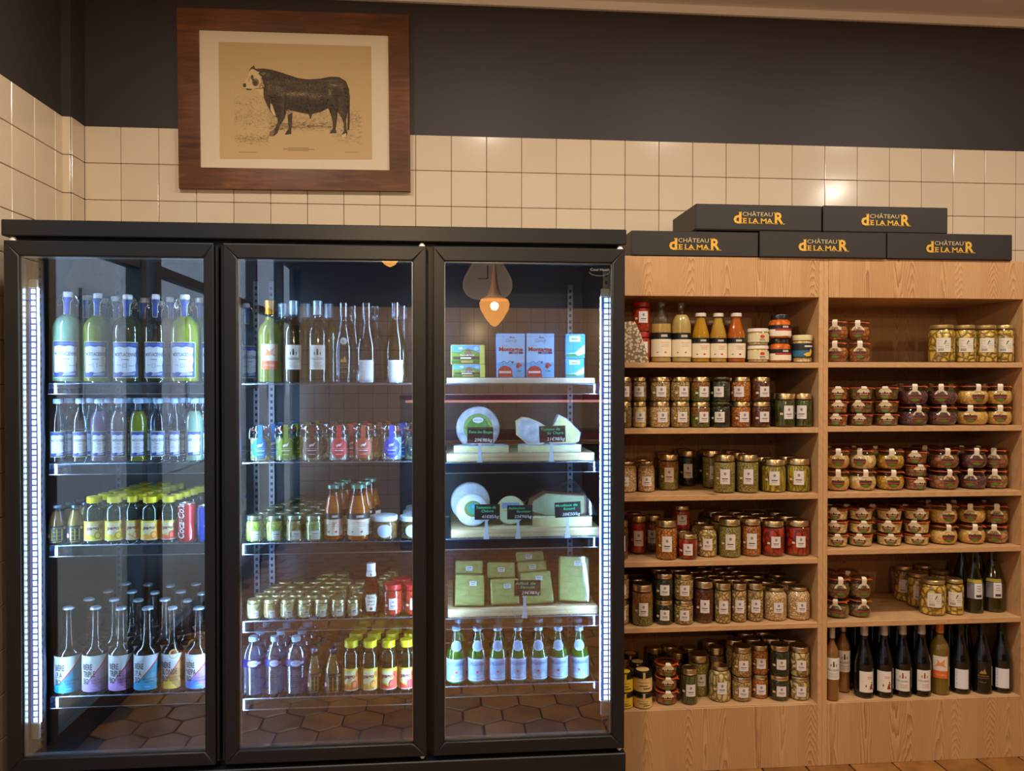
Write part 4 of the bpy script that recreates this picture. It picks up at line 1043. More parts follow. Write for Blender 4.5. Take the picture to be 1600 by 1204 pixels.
x, r, h = onL(1254, 31.5, 523.5, 566.5); put(pot(r, round(h, 3), 'cream', plain((208, 190, 140), .35), lab_c), 'glass_jar', 'jar with blue and black label, yellow figure, right end ' + top, 'jar', x, Y0, Z1[0], .1)
# cloth-like paper sack at the far left, partly behind the fridge edge
o = thing('paper_sack', 'pale printed paper sack leaning behind the fridge edge ' + top, 'bag', (.71, -.405, Z1[0] + .0006))
m = MB(); zt = .205
rings = [[(-.052, -.012, 0), (.060, -.012, 0), (.060, .010, 0), (-.052, .010, 0)], [(-.054, -.013, .02), (.056, -.013, .02), (.056, .011, .02), (-.054, .011, .02)], [(-.05, -.011, .09), (.036, -.011, .09), (.036, .009, .09), (-.05, .009, .09)], [(-.046, -.006, .14), (.016, -.006, .14), (.016, .006, .14), (-.046, .006, .14)], [(-.044, -.003, .155), (.008, -.003, .155), (.008, .004, .155), (-.044, .004, .155)]]
vs = [p for rg in rings for p in rg]; fs = [tuple(range(3, -1, -1)), (16, 17, 18, 19)] + [(4 * i + k, 4 * i + (k + 1) % 4, 4 * i + 4 + (k + 1) % 4, 4 * i + 4 + k) for i in range(4) for k in range(4)]
t = NT('printed_paper'); vv = t.n('TexVoronoi', Vector=t.coord('Object'), Scale=95.0); c_ = t.mix(t.ma('GREATER_THAN', vv.outputs['Distance'], .48), srgb(222, 204, 172), srgb(140, 120, 92))
m.add(vs, fs, t.done(t.bsdf(c_, .8))); part('sack', m, o, smooth=60)

# -- right bookcase
def wcol(s, cx, w, tops, f, n, kind='weck', **k): col('R', s, kind, cx, w, tops, f, n, **k)
wcol(0, 1307, 34, (566, 532.5, 499.5), 'amber', 1); wcol(0, 1341, 35, (566, 532.5, 500.5), 'amber', 2)
def lab_arti(): 
    w, q = .052, .056; p = Print().rect(-w / 2, -q / 2, w / 2, q / 2, plain((216, 208, 192), .6), 0)
    for k, (a, b, hh) in enumerate(((-.8, -.2, .30), (-.8, -.35, .12), (-.8, -.45, -.02), (-.8, -.1, -.14), (.15, .8, .08), (.15, .8, -.06), (.15, .8, -.2))): p.rect(a * w / 2, hh * q, b * w / 2, hh * q + .0012, INK if k % 2 else GREYI, 1)
    for i in range(9): p.rect(-w * .38 + i * .0022, -q * .42, -w * .38 + i * .0022 + (.0012 if i % 3 else .0006), -q * .24, INK, 1)
    p.poly([(0, q * .05), (w * .08, q * .28), (w * .16, q * .36), (w * .2, q * .24), (w * .12, q * .2), (w * .06, q * .05)], plain((84, 104, 60), .6), 1); return p
def artijar(r, h, th):
    def fn():
        pr = [(r * .86, 0), (r * .96, .004), (r, .014), (r, h * .74), (r * .97, h * .82), (r * .84, h * .88), (r * .80, h * .91)]; rf = prof_r(pr); lr = r * .86
        return [('jar_glass', MB().lathe(closed(pr), JG, 24).mesh('jar_glass')), ('contents', MB().lathe(inner(pr, h * .86), F['arti'], 20).mesh('contents')),
                ('lid', MB().lathe([(lr, h * .90), (lr * 1.02, h * .91), (lr, h * .985), (lr * .95, h), (0, h)], plain((206, 176, 116), .3, .7), 24).mesh('lid')), ('label', stamp(lab_arti(), rf, h * .46, r, th))]
    return make(('arti', round(r, 4), round(h, 3), th), fn)
for n, (cx, w) in enumerate(((1467, 38), (1502.5, 33), (1535, 33), (1568.5, 33.5)), 1):
    x, r, h = onL(cx, w, 508.5, 566, -.36, 0, 'R'); put(artijar(r, round(h, 3), .12), 'glass_jar', 'jar of artichoke hearts, ' + ORD[n - 1] + ' of four on right bookcase\'s top shelf', 'jar', x, -.376, Z2[0], 0, 'artichoke jars on the top shelf')
for n, (cx, w, f) in enumerate(((1307, 34, 'amber'), (1344, 38, 'olive'), (1384, 38, 'olive')), 1): wcol(1, cx, w, (666, 646, 625.5, 603.5), f, n, 'terr', fill=.78)
for n, (cx, w, f) in enumerate(((1426, 43.5, 'purple'), (1471.5, 43, 'purple'), (1517.5, 47, 'yell'), (1561.5, 42, 'yell')), 4): wcol(1, cx, w, (666, 633, 600), f, n, back=1)
for n, (cx, w, f) in enumerate(((1307, 38, 'yell'), (1346.5, 42, 'cream'), (1390, 42.5, 'yell2')), 1): wcol(2, cx, w, (766, 733, 700), f, n, back=1)
wcol(2, 1430, 35, (765, 744.5, 725, 704), 'meat', 4, 'terr', back=1, fill=.78)
for n, (cx, w, f) in enumerate(((1473.5, 45, 'meat'), (1519.5, 40, ('purple', 'purple')), (1563, 40, ('meat2', 'meat'))), 5): wcol(2, cx, w, (763, 732, 699.5), f, n, back=1)
for n, (cx, w, f) in enumerate(((1306, 37, 'cream'), (1344, 38, 'cream'), (1389, 38.5, 'cream'), (1431.5, 39, 'cream')), 1): wcol(3, cx, w, (853, 833, 813, 793), f, n, 'terr', back=1, fill=.74)
for n, (cx, w, f) in enumerate(((1472.5, 42.5, 'yell'), (1517, 41, 'yell'), (1559, 40.5, 'meat2')), 5): wcol(3, cx, w, (848.5, 818, 786.5), f, n, back=1)
for n, (cx, w) in enumerate(((1308, 37), (1342.5, 38)), 1): wcol(4, cx, w, (966.5, 935, 900), 'olive', n, back=1)
for n, (cx, w, yt, yb) in enumerate(((1457, 38, 904, 963.5), (1490.5, 32, 903.5, 962.5), (1435, 34, 894, 951), (1412, 30, 883, 941), (1443, 30, 882, 934), (1468, 32, 890, 944)), 1):
    r = w / 2 * SCL(1.7, -.35); y = FLOORY(cx, yb, Z2[4]) + r; y = min(max(y, -.41 + r), -.06 - r); x = XZ(cx, y, Z2[4]); r = fit(('R', 4), x, y, r)
    hh = P(cx, yt, y)[1] - Z2[4]
    put(artijar(round(r, 3), round(min(hh, .15), 3), .12), 'glass_jar', ('artichoke jar, ' + ('left' if n == 1 else 'right') + " one of the front pair on right bookcase's fifth shelf") if n < 3 else 'artichoke jar, ' + ('', '', 'third', 'leftmost', 'middle', 'rightmost')[n - 1] + " in rear group on right bookcase's fifth shelf", 'jar', x, y, Z2[4], 0, 'artichoke jars on the fifth shelf')

# ================================================================ wine bottles
def wine_prof(r, h, burg=False):
    if burg: return [(r * .9, 0), (r, .005), (r, h * .40), (r * .97, h * .46), (r * .80, h * .56), (r * .58, h * .66), (r * .42, h * .75), (r * .37, h * .82), (r * .37, h * .955), (r * .40, h * .96), (r * .40, h * .995)]
    return [(r * .9, 0), (r, .005), (r, h * .58), (r * .97, h * .63), (r * .83, h * .69), (r * .52, h * .745), (r * .39, h * .78), (r * .37, h * .82), (r * .37, h * .955), (r * .40, h * .96), (r * .40, h * .995)]
def shield(p, z, k=1.0, red=False):
    c = INK if not red else REDI
    for u, v, w_, hh in ((0, .006, .006, .016), (-.010, .004, .003, .010), (.010, .004, .003, .010)): p.rect((u - w_ / 2) * k, (v - hh / 2) * k + z, (u + w_ / 2) * k, (v + hh / 2) * k + z, c, 1)
    p.disc(0, .017 * k + z, .003 * k, c, 1, n=8)
def wlabel(kind):
    p = Print()
    if kind == 'fiz':
        p.rect(-.028, 0, .028, .085, plain((226, 220, 208), .6), 0); shield(p, .052, 1.0); p.text('PALLISSAC', 0, .034, .008, INK, w=.046, l=1)
        for k, w_ in ((.024, .03), (.019, .02), (.013, .034), (.008, .026)): p.rect(-w_ / 2, k, w_ / 2, k + .0012, GREYI, 1)
    elif kind == 'red':
        p.rect(-.027, 0, .027, .082, plain((226, 220, 208), .6), 0); shield(p, .052, 1.0, True); p.text('PALLISSAC', 0, .036, .007, INK, w=.044, l=1)
        for k, w_ in ((.024, .03), (.018, .024), (.012, .03)): p.rect(-w_ / 2 + .004, k, w_ / 2 + .004, k + .0014, REDI, 1)
    elif kind == 'red2':
        p.rect(-.027, 0, .027, .082, plain((230, 218, 202), .6), 0); p.rect(0, .060, .020, .0615, REDI, 1); p.rect(.002, .054, .020, .0555, REDI, 1)
        p.poly([(-.006, .022), (.0, .022), (-.003, .034)], plain((96, 30, 30), .6), 1); p.poly([(.010, .012), (.026, .012), (.021, .026), (.026, .03), (.019, .036), (.014, .028)], plain((150, 40, 36), .6), 1); p.disc(.02, .039, .003, INK, 1, n=8)
    elif kind == 'orange':
        p.rect(-.028, .030, .028, .088, plain((222, 208, 184), .6), 0); p.rect(-.028, 0, .028, .030, plain((222, 104, 40), .5), 0)
        p.poly([(-.022, .045), (-.01, .06), (-.014, .076), (0, .062), (.016, .078), (.012, .056), (.022, .046), (.004, .05)], plain((222, 140, 80), .6), 1)
        p.text('VIN BIO', 0, .011, .007, plain((232, 196, 160), .6), w=.036, l=1)
    elif kind == 'plain':
        p.rect(-.025, 0, .025, .078, plain((222, 220, 222), .6), 0)
        for k in (.068, .06, .052, .036, .02, .01): p.rect(-.0205, k, -.0165, k + .002, GREYI, 1)
    elif kind == 'gold':
        g = plain((190, 156, 92), .35, .6); p.poly([(-.014, .06), (-.006, .074), (-.002, .068), (.004, .082), (.012, .06)], g, 0)
        p.text('DOMAINE', 0, .048, .0065, g, w=.038, l=0); p.text('MERLOT', 0, .024, .005, g, w=.024, l=0); p.rect(-.02, .042, .02, .0432, g, 0)
    elif kind == 'grey':
        p.rect(-.032, .064, .032, .076, plain((196, 180, 50), .5), 0)
        p.rect(-.030, 0, -.002, .062, plain((120, 116, 124), .6), 0); p.rect(-.002, 0, .030, .062, plain((216, 212, 206), .6), 0)
        for k in (.05, .04, .03): p.rect(.006, k, .022, k + .002, INK, 1)
        p.rect(.004, .006, .026, .016, plain((60, 50, 50), .6), 1)
    return p
def wine(r, h, burg, glass, liq, capm, lab, lz, th, medal=False, cap_h=.17):
    r, h = round(r, 3), round(h, 3)
    def fn():
        pr = wine_prof(r, h, burg); rf = prof_r(pr); out = [('bottle_glass', MB().lathe(closed(pr) + [(0, h * .995)], glass, 22).mesh('bottle_glass'))]
        if liq is not None: out.append(('contents', MB().lathe(inner(pr, h * .80), liq, 20).mesh('contents')))
        cr = r * .405
        if capm is not None: out.append(('capsule', MB().lathe([(cr * 1.02, h * (1 - cap_h)), (cr * 1.02, h * .955), (cr * 1.08, h * .96), (cr * 1.08, h * .995), (cr, h), (0, h)], capm, 18).mesh('capsule')))
        if lab: out.append(('label', stamp(wlabel(lab), rf, lz, r, th)))
        if medal:
            q = Print().disc(0, 0, .012, plain((210, 206, 200), .5), 0, n=18).text('2021', 0, -.003, .004, INK, w=.012, l=1); out.append(('medal_sticker', stamp(q, rf, h * .52, rf(h * .52), th)))
        return out
    return make(('wine', r, h, burg, id(glass), id(liq), id(capm), lab, lz, th, medal), fn)
DG = plain((14, 14, 14), .08, 0., .6, .5); GCAP = plain((190, 188, 186), .4, .5); BCAP = plain((20, 18, 18), .4); OCAP = plain((206, 122, 40), .4)
ROSE = liquid((228, 164, 108), .75); WGL = clear((232, 232, 214), .06, .8); WHITEW = liquid((206, 172, 84), .7)
bs = "on right bookcase's bottom shelf"
for n, (cx, w, yt, yb, burg, gl, liq, cp, lb, lz, th, ds) in enumerate((
        (1300, 21, 978, 1096, False, WGL, ROSE, GCAP, 'fiz', .085, .2, 'rosé bottle with white label, front left corner'), (1317, 21, 981, 1083, False, WGL, ROSE, GCAP, 'fiz', .085, .2, 'second rosé bottle with white label, just behind the first'),
        (1350, 29, 978, 1092, True, DG, None, GCAP, 'red2', .025, .25, 'dark wine bottle, grey capsule, red print, third from left'), (1381, 28, 977, 1091.5, True, DG, None, GCAP, 'red2', .025, 0.0, 'dark wine bottle with red figure low on white label, fourth'),
        (1410, 28, 976, 1090, True, DG, None, GCAP, 'red', .025, 0.0, 'dark wine bottle with red shield centred on label, fifth'), (1439.5, 28, 976, 1089.5, True, DG, None, GCAP, 'red', .025, .3, 'dark wine bottle with red shield label turned right, sixth'),
        (1468, 29, 975, 1087, False, WGL, WHITEW, OCAP, 'orange', .068, .05, 'wine bottle with orange capsule and orange-banded label'), (1500, 30, 975, 1085.5, True, DG, None, BCAP, 'plain', .022, .15, 'dark wine bottle with blank white label beside the orange one'),
        (1534, 30, 974, 1085.5, True, DG, None, BCAP, 'gold', .022, .1, 'dark wine bottle with gold print straight on the glass'), (1568, 29, 973, 1084, True, DG, None, BCAP, 'plain', .022, .1, 'dark wine bottle with blank white label at right end'))):
    r = w / 2 * SCL(1.8, -.36); y = FLOORY(cx, yb, Z2[5]) + r; y = max(y, -.41 + r); x = XZ(cx, y, Z2[5] + .1); x = min(max(x, 1.482 + r), 2.2815 - r); r = fit(('R', 5), x, y, r)
    put(wine(r, .292, burg, gl, liq, cp, lb, lz, th), 'wine_bottle', ds + ' ' + bs, 'bottle', x, y, Z2[5], 0, 'wine bottles ' + bs)
for i in range(10):
    for yy in (-.26, -.17):
        x = 1.56 + i * .076 + (0.02 if yy > -.2 else 0); r = fit(('R', 5), x, yy, .034)
        if x > 2.24 or (i == 0 and yy < -.2): continue
        put(wine(.032, .29, True, DG, None, BCAP, None, .02, 0), 'wine_bottle', 'dark wine bottle, ' + ORD[i] + ' in the ' + ('middle' if yy < -.2 else 'rearmost') + ' row ' + bs, 'bottle', x, yy, Z2[5], 0, 'wine bottles behind the front row')
for n, (cx, w, yb, y_) in enumerate(((1521, 29, 959, 0), (1557.5, 35, 957.5, 0), (1503, 24, 945, .1), (1541, 24, 945, .1)), 1):
    r = w / 2 * SCL(1.9, -.33) if n < 3 else .034; y = FLOORY(cx, yb, Z2[4]) + r; y = min(y, -.07 - r); x = min(XZ(cx, y, Z2[4] + .1), 2.281 - r); r = fit(('R', 4), x, y, r)
    lb = 'pale wine bottle with grey and white label, ' + ('left' if n == 1 else 'right') + " one on right bookcase's fifth shelf" if n < 3 else 'pale wine bottle, ' + ('left' if n == 3 else 'right') + " rear one on right bookcase's fifth shelf"
    put(wine(r, .255, True, clear((190, 190, 120), .06, .8), liquid((120, 118, 44), .55), None, 'grey' if n < 3 else None, .06, .1), 'wine_bottle', lb, 'bottle', x, y, Z2[4], 0, 'pale wine bottles')
# ================================================================ goods inside the fridge
SEC = {'1': 'left', '2': 'middle', '3': 'right'}
FSH = {'A': 'top', 'B': 'second', 'C': 'third', 'D': 'fourth', 'E': 'bottom'}
def shn(key): 
    s = FSH[key[1]] if key != '1D' else 'bottom'
    return 'on ' + SEC[key[0]] + ' fridge ' + s + ' shelf'
def frow(key, cx, w, yt, mk, name, cat, label, rows=1, front=-.577, back=None, jx=0.0, h=None, gap=.004, lift=.0006, rmax=None):
    """one product, then the same product in rows behind it"""
    Z = SH[key] + lift; y = front + w / 2 * .00228; r = w / 2 * SCL(XZ(cx, y, Z), y)
    x = XZ(cx, y, Z + .05); r = fit(key, x, y, r); hh = h or (P(cx, yt, y)[1] - Z)
    r, hh = round(r * 2000) / 2000, round(hh * 500) / 500
    rng = random.Random(int(cx)); a = -atan2(x, y + CAM_D)
    o = put(mk(r, hh), name, label + ' ' + shn(key), cat, x, y, Z, a * .8, name.replace('_', ' ') + 's ' + shn(key))
    REAR.append((key, x, y, Z, r, hh, jx, gap, back or mk, rows, a, name, cat, label, rng))
    return x, y, r
REAR = []
def rear_rows():
  for key, x, y, Z, r, hh, jx, gap, mb, rows, a, name, cat, label, rng in REAR:
    for k in range(1, rows):
        yy = y + k * (2 * r + gap)
        if yy + r > -.115: break
        if not all(hypot(q[0] - x - jx * k, q[1] - yy) > r + q[2] + .002 for q in PL[key]): continue
        PL[key].append((x + jx * k, yy, r))
        put(mb(r, hh), name, name.replace('_', ' ') + ', ' + ORD[k - 1] + ' row behind the ' + (label.split(', ')[-1] if ', ' in label else 'front one') + ' ' + shn(key), cat, x + jx * k, yy, Z, a + rng.uniform(-.4, .4), name.replace('_', ' ') + 's in the rear rows ' + shn(key))
# ---- swing-top lemonade
BLUE = plain((34, 66, 150), .4); BLUE2 = plain((70, 100, 180), .4); YLW = plain((214, 214, 110), .5); PAPR = plain((214, 222, 230), .6); WIRE = plain((190, 196, 200), .25, .9)
def lemon_label(w, q, txt=True):
    p = Print(); a, b = w / 2, q / 2
    p.rect(-a, -b, a, b, YLW, 0); p.rect(-a * .95, -b * .96, a * .95, b * .96, BLUE, 1)
    p.poly([(-a * .84, -b * .66), (-a * .7, -b * .72), (-a * .3, -b * .66), (0, -b * .72), (a * .3, -b * .7), (a * .78, -b * .62), (a * .74, -b * .3), (a * .82, 0), (a * .76, b * .3), (a * .82, b * .66), (a * .3, b * .74), (0, b * .68), (-a * .4, b * .74), (-a * .84, b * .68)], PAPR, 2)
    p.rect(-a * .75, b * .80, a * .75, b * .86, BLUE2, 2)
    p.text('MORTUACIENNE', 0, b * .20, q * .10, INK, 3, w=w * .76, bold=.012); p.rect(-a * .25, 0, a * .3, b * .04, GREYI, 3)
    p.rect(-a * .15, -b * .42, a * .15, -b * .2, GREYI, 3); p.rect(-a * .12, -b * .4, a * .12, -b * .22, PAPR, 4)
    p.rect(-a * .6, -b * .3, -a * .25, -b * .27, GREYI, 3); p.rect(a * .25, -b * .34, a * .65, -b * .31, GREYI, 3)
    p.poly([(-a * .2, -b * .88), (a * .7, -b * .84), (a * .74, -b * .7), (-a * .1, -b * .74)], plain((160, 172, 200), .5), 3); return p
def swing(liqc, dens=.9):
    def mk(r, h):
        def fn():
            pr = [(r * .9, 0), (r, .006), (r, h * .60), (r * .94, h * .65), (r * .76, h * .70), (r * .5, h * .735), (r * .31, h * .76), (r * .28, h * .80), (r * .28, h * .895), (r * .34, h * .90), (r * .34, h * .925), (r * .28, h * .93)]
            rf = prof_r(pr); out = [('bottle_glass', MB().lathe(closed(pr), BG, 26).mesh('bottle_glass'))]
            if liqc: out.append(('contents', MB().lathe(inner(pr, h * .755), liquid(liqc, dens), 24).mesh('contents')))
            out.append(('stopper', MB().lathe([(r * .20, h * .93), (r * .30, h * .945), (r * .32, h * .955), (r * .32, h * .992), (r * .27, h), (0, h)], plain((226, 228, 230), .25), 18).lathe([(r * .2, h * .925), (r * .31, h * .93), (r * .31, h * .943), (r * .2, h * .945)], plain((196, 80, 50), .5), 16).mesh('stopper')))
            wr = .0014; m = MB()
            for s in (-1, 1): m.tube([(s * r * .33, 0, h * .975), (s * r * .52, -.004, h * .94), (s * r * .66, -.006, h * .875), (s * r * .58, -.004, h * .845), (s * r * .32, 0, h * .862)], wr, WIRE, 5)
            m.tube([(r * .32 * sin(t), -r * .32 * cos(t), h * .862) for t in [2 * pi * k / 14 for k in range(14)]], wr, WIRE, 5, True)
            out.append(('wire_bail', m.mesh('wire_bail')))
            p = Print(); k = r * .30
            p.poly([(-k * 1.25, .030), (k * 1.25, .030), (k * 1.25, .020), (k * .75, .010), (k * .6, -.034), (-k * .75, -.034), (-k * .8, .010), (-k * 1.25, .020)], YLW, 0)
            p.poly([(-k * 1.1, .028), (k * 1.1, .028), (k * 1.1, .021), (k * .6, .011), (k * .45, -.032), (-k * .6, -.032), (-k * .65, .011), (-k * 1.1, .021)], BLUE, 1)
            m = MB(); p.put(m, wrap(lambda z: r * .335, h * .848, -.1, r * .335, .001)); out.append(('neck_label', m.mesh('neck_label', 0)))
            out.append(('label', stamp(lemon_label(r * 1.72, h * .405), rf, h * .255, r, -.12)))
            return out
        return make(('swing', r, h, liqc), fn)
    return mk
lemc = [((196, 226, 176), 'cloudy pale green'), ((206, 196, 20), 'bright yellow'), ((150, 128, 40), 'olive gold'), (None, 'colourless'), ((206, 198, 24), 'vivid yellow'), ((200, 214, 206), 'pale clear')]
for n, (cx, (c, nm)) in enumerate(zip((107, 153.5, 200, 244, 289.5, 333), lemc)):
    frow('1A', cx, 45.5, (456, 458, 460, 460, 460, 461)[n], swing(c, .95 if n in (0, 1, 4) else .45), 'swing_top_bottle', 'bottle', nm + ' lemonade in swing-top bottle, ' + ORD[n] + ' from left', 4, back=swing((206, 198, 24) if n in (1, 3, 4) else ((150, 128, 40) if n == 2 else None), .85), gap=.012, jx=.014)
def small_lem(c, dens=.55):
    def mk(r, h):
        def fn():
            pr = [(r * .93, 0), (r, .005), (r * .95, h * .07), (r * .93, h * .12), (r * .93, h * .44), (r * .97, h * .50), (r * .98, h * .60), (r * .90, h * .70), (r * .70, h * .77), (r * .48, h * .82), (r * .42, h * .87), (r * .42, h * .935)]
            rf = prof_r(pr); out = [('bottle_glass', MB().lathe(closed(pr), BG, 20).mesh('bottle_glass'))]
            if c: out.append(('contents', MB().lathe(inner(pr, h * .80), liquid(c, dens), 18).mesh('contents')))
            out.append(('cap', MB().lathe([(r * .44, h * .925), (r * .50, h * .93), (r * .50, h * .99), (r * .46, h), (0, h)], plain((170, 205, 235), .3), 18).mesh('cap')))
            out.append(('label', stamp(lemon_label(r * 1.55, h * .40), rf, h * .29, r * .93, 0))); return out
        return make(('smalllem', r, h, c), fn)
    return mk
for n, (cx, c, nm) in enumerate(((91, None, 'clear'), (126, None, 'clear greenish'), (155.5, (206, 170, 196), 'lilac pink'), (186, (196, 150, 146), 'dull pink'), (216.5, (196, 186, 20), 'yellow'), (247, None, 'colourless'), (273, None, 'plain clear'), (304, (186, 220, 180), 'cloudy pale green'))):
    frow('1B', cx, 27.5, 622.5, small_lem(c, .9 if n in (4, 7) else .6), 'small_bottle', 'bottle', nm + ' small lemonade bottle, ' + ORD[n] + ' from left', 4, back=small_lem(None), jx=.006)
# ---- juices
def juice_black(c):
    def mk(r, h):
        def fn():
            pr = [(r * .92, 0), (r, .004), (r, h * .46), (r * .95, h * .56), (r * .72, h * .72), (r * .46, h * .86), (r * .44, h * .93)]
            rf = prof_r(pr); g = plain((190, 170, 70), .4, .5); p = Print().rect(-r * 2.6, 0, r * 2.6, h * .46, plain((30, 36, 44), .35), 0)
            for u in (-.5, 0, .5): p.rect(r * u - .002, h * .08, r * u + .002, h * .38, g, 1)
            for v in (.1, .2, .3, .4): p.rect(-r * .6, h * v, r * .6, h * v + .001, g, 1)
            p.rect(-r * .5, h * .04, r * .5, h * .055, g, 1); p.disc(-r * .95, h * .2, .006, plain((226, 160, 176), .5), 1, ry=.008); p.disc(r * .8, h * .40, .005, plain((236, 204, 60), .5), 2)
            m = MB(); p.put(m, wrap(rf, h * .02, 0, r, .0006))
            return [('bottle_glass', MB().lathe(closed(pr), BG, 20).mesh('bottle_glass')), ('contents', MB().lathe(inner(pr, h * .84), liquid(c, .9), 18).mesh('contents')),
                    ('cap', MB().lathe([(r * .47, h * .93), (r * .49, h * .94), (r * .49, h * .99), (r * .44, h), (0, h)], plain((120, 150, 180), .25, .7), 16).mesh('cap')), ('label', m.mesh('label', 0))]
        return make(('jb', r, h, c), fn)
    return mk
def pago(fruit, body=(52, 104, 74), dens=.55):
    def mk(r, h):
        def fn():
            pr = [(r * .9, 0), (r, .005), (r * .985, h * .09), (r * .985, h * .50), (r, h * .55), (r, h * .66), (r * .95, h * .74), (r * .80, h * .80), (r * .62, h * .83), (r * .60, h * .88)]
            rf = prof_r(pr); f1 = plain(fruit, .5); f2 = plain(tuple(min(255, int(q * 1.25) + 10) for q in fruit), .5)
            p = Print().rect(-r * 2.9, 0, r * 2.9, h * .42, plain((236, 214, 60), .5), 0).rect(-r * 2.9, 0, r * 2.9, h * .015, WHT, 1)
            p.poly([(-r * .9, h * .01), (-r * .9, h * .13), (-r * .3, h * .10), (0, h * .06), (r * .4, h * .16), (r * 1.1, h * .4), (r * 1.1, h * .01)], f2, 1)
            p.poly([(-r * .8, h * .12), (-r * .75, h * .38), (r * .5, h * .38), (r * .35, h * .2), (-r * .05, h * .1), (-r * .3, h * .14)], plain((238, 228, 170), .5), 2)
            p.disc(r * .35, h * .11, r * .34, f1, 3, ry=h * .085); p.disc(r * .35, h * .11, r * .22, f2, 4, ry=h * .055); p.disc(r * .7, h * .3, r * .2, f1, 3, ry=h * .06)
            p.text('pago', -r * .12, h * .24, h * .075, PLUM, 5, w=r * 1.15, bold=.03)
            m = MB(); p.put(m, wrap(rf, h * .065, 0, r, .0006))
            return [('bottle_glass', MB().lathe(closed(pr), clear((150, 205, 185), .07, .9, .05), 22).mesh('bottle_glass')), ('contents', MB().lathe(inner(pr, h * .78), liquid(body, dens), 18).mesh('contents')),
                    ('cap', MB().lathe([(r * .70, h * .865), (r * .76, h * .875), (r * .76, h * .985), (r * .70, h), (0, h)], YEL, 20).mesh('cap')), ('label', m.mesh('label', 0))]
        return make(('pago', r, h, fruit, body), fn)
    return mk
for n, (cx, c, nm) in enumerate(((90, (176, 110, 50), 'amber'), (118, (240, 190, 60), 'yellow'))):
    frow('1C', cx, 28, 788, juice_black(c), 'juice_bottle', 'bottle', nm + ' juice in small black-labelled bottle, ' + ORD[n] + ' from left', 4, gap=.006, jx=.006)
for n, (cx, c, nm, b) in enumerate(((148, (196, 190, 40), 'green bodied', (60, 120, 90)), (180, (210, 176, 20), 'lemon print', (36, 84, 50)), (208, (226, 170, 130), 'pale banana print', (120, 120, 120)), (235.5, (222, 140, 50), 'orange print', (60, 110, 90)), (264, (200, 70, 50), 'red print', (90, 96, 104)))):
    frow('1C', cx, 29.5, 774.5, pago(c, b), 'fruit_juice_bottle', 'bottle', nm + ' yellow-capped juice, ' + ORD[n] + ' of five', 7, jx=.008)
def can(kind):
    def mk(r, h):
        def fn():
            al = plain((196, 200, 204), .25, .9); pr = [(0, .002), (r * .8, 0), (r * .92, .004), (r, .010), (r, h * .90), (r * .92, h * .965), (r * .88, h * .975)]
            body = {'coke': plain((176, 22, 34), .25, .3), 'blue': plain((30, 60, 150), .25, .4)}[kind]; rf = lambda z: r
            p = Print()
            if kind == 'coke':
                p.text('Coca-Cola', r * -.25, h * .08, r * .80, WHT, 1, w=h * .92, rot=pi / 2, al='L', bold=.02, slant=.25)
                p.poly([(r * .35, h * .05), (r * .5, h * .25), (r * .4, h * .5), (r * .58, h * .3), (r * .55, h * .1)], WHT, 1)
            else:
                sl = plain((196, 204, 214), .3, .6); p.poly([(-r * .3, h * .12), (r * 1.4, h * .12), (r * 1.4, h * .44), (-r * .3, h * .44)][::1], body, 0)
                p.poly([(0, h * .50), (r * 1.5, h * .50), (r * 1.5, h * .88), (r * .4, h * .88)], sl, 1); p.disc(r * .25, h * .45, r * .28, plain((232, 190, 40), .4), 2, ry=h * .05); p.rect(r * .2, h * .42, r * 1.2, h * .50, plain((180, 40, 50), .4), 2)
            m = MB(); p.put(m, wrap(rf, 0, 0, r, .0005))
            return [('can_body', MB().lathe(pr, body, 24).mesh('can_body')), ('can_top', MB().lathe([(r * .88, h * .972), (r * .90, h * .99), (r * .88, h), (r * .84, h * .985), (r * .82, h * .965), (0, h * .965)], al, 24).box(-.005, .005, -r * .6, 0, h * .965, h * .975, al).mesh('can_top')), ('label', m.mesh('label', 0))]
        return make(('can', r, h, kind), fn)
    return mk
frow('1C', 292, 27, 785, can('coke'), 'drink_can', 'can', 'red cola can with white script, the cola can', 4, gap=.006, jx=.004)
frow('1C', 320, 25, 789, can('blue'), 'drink_can', 'can', 'blue and silver energy drink can, the silver one', 5, gap=.006, jx=.0)
frow('1C', 344, 22, 789, can('blue'), 'drink_can', 'can', 'blue energy drink can, the post-side one', 6, gap=.006, jx=.0)
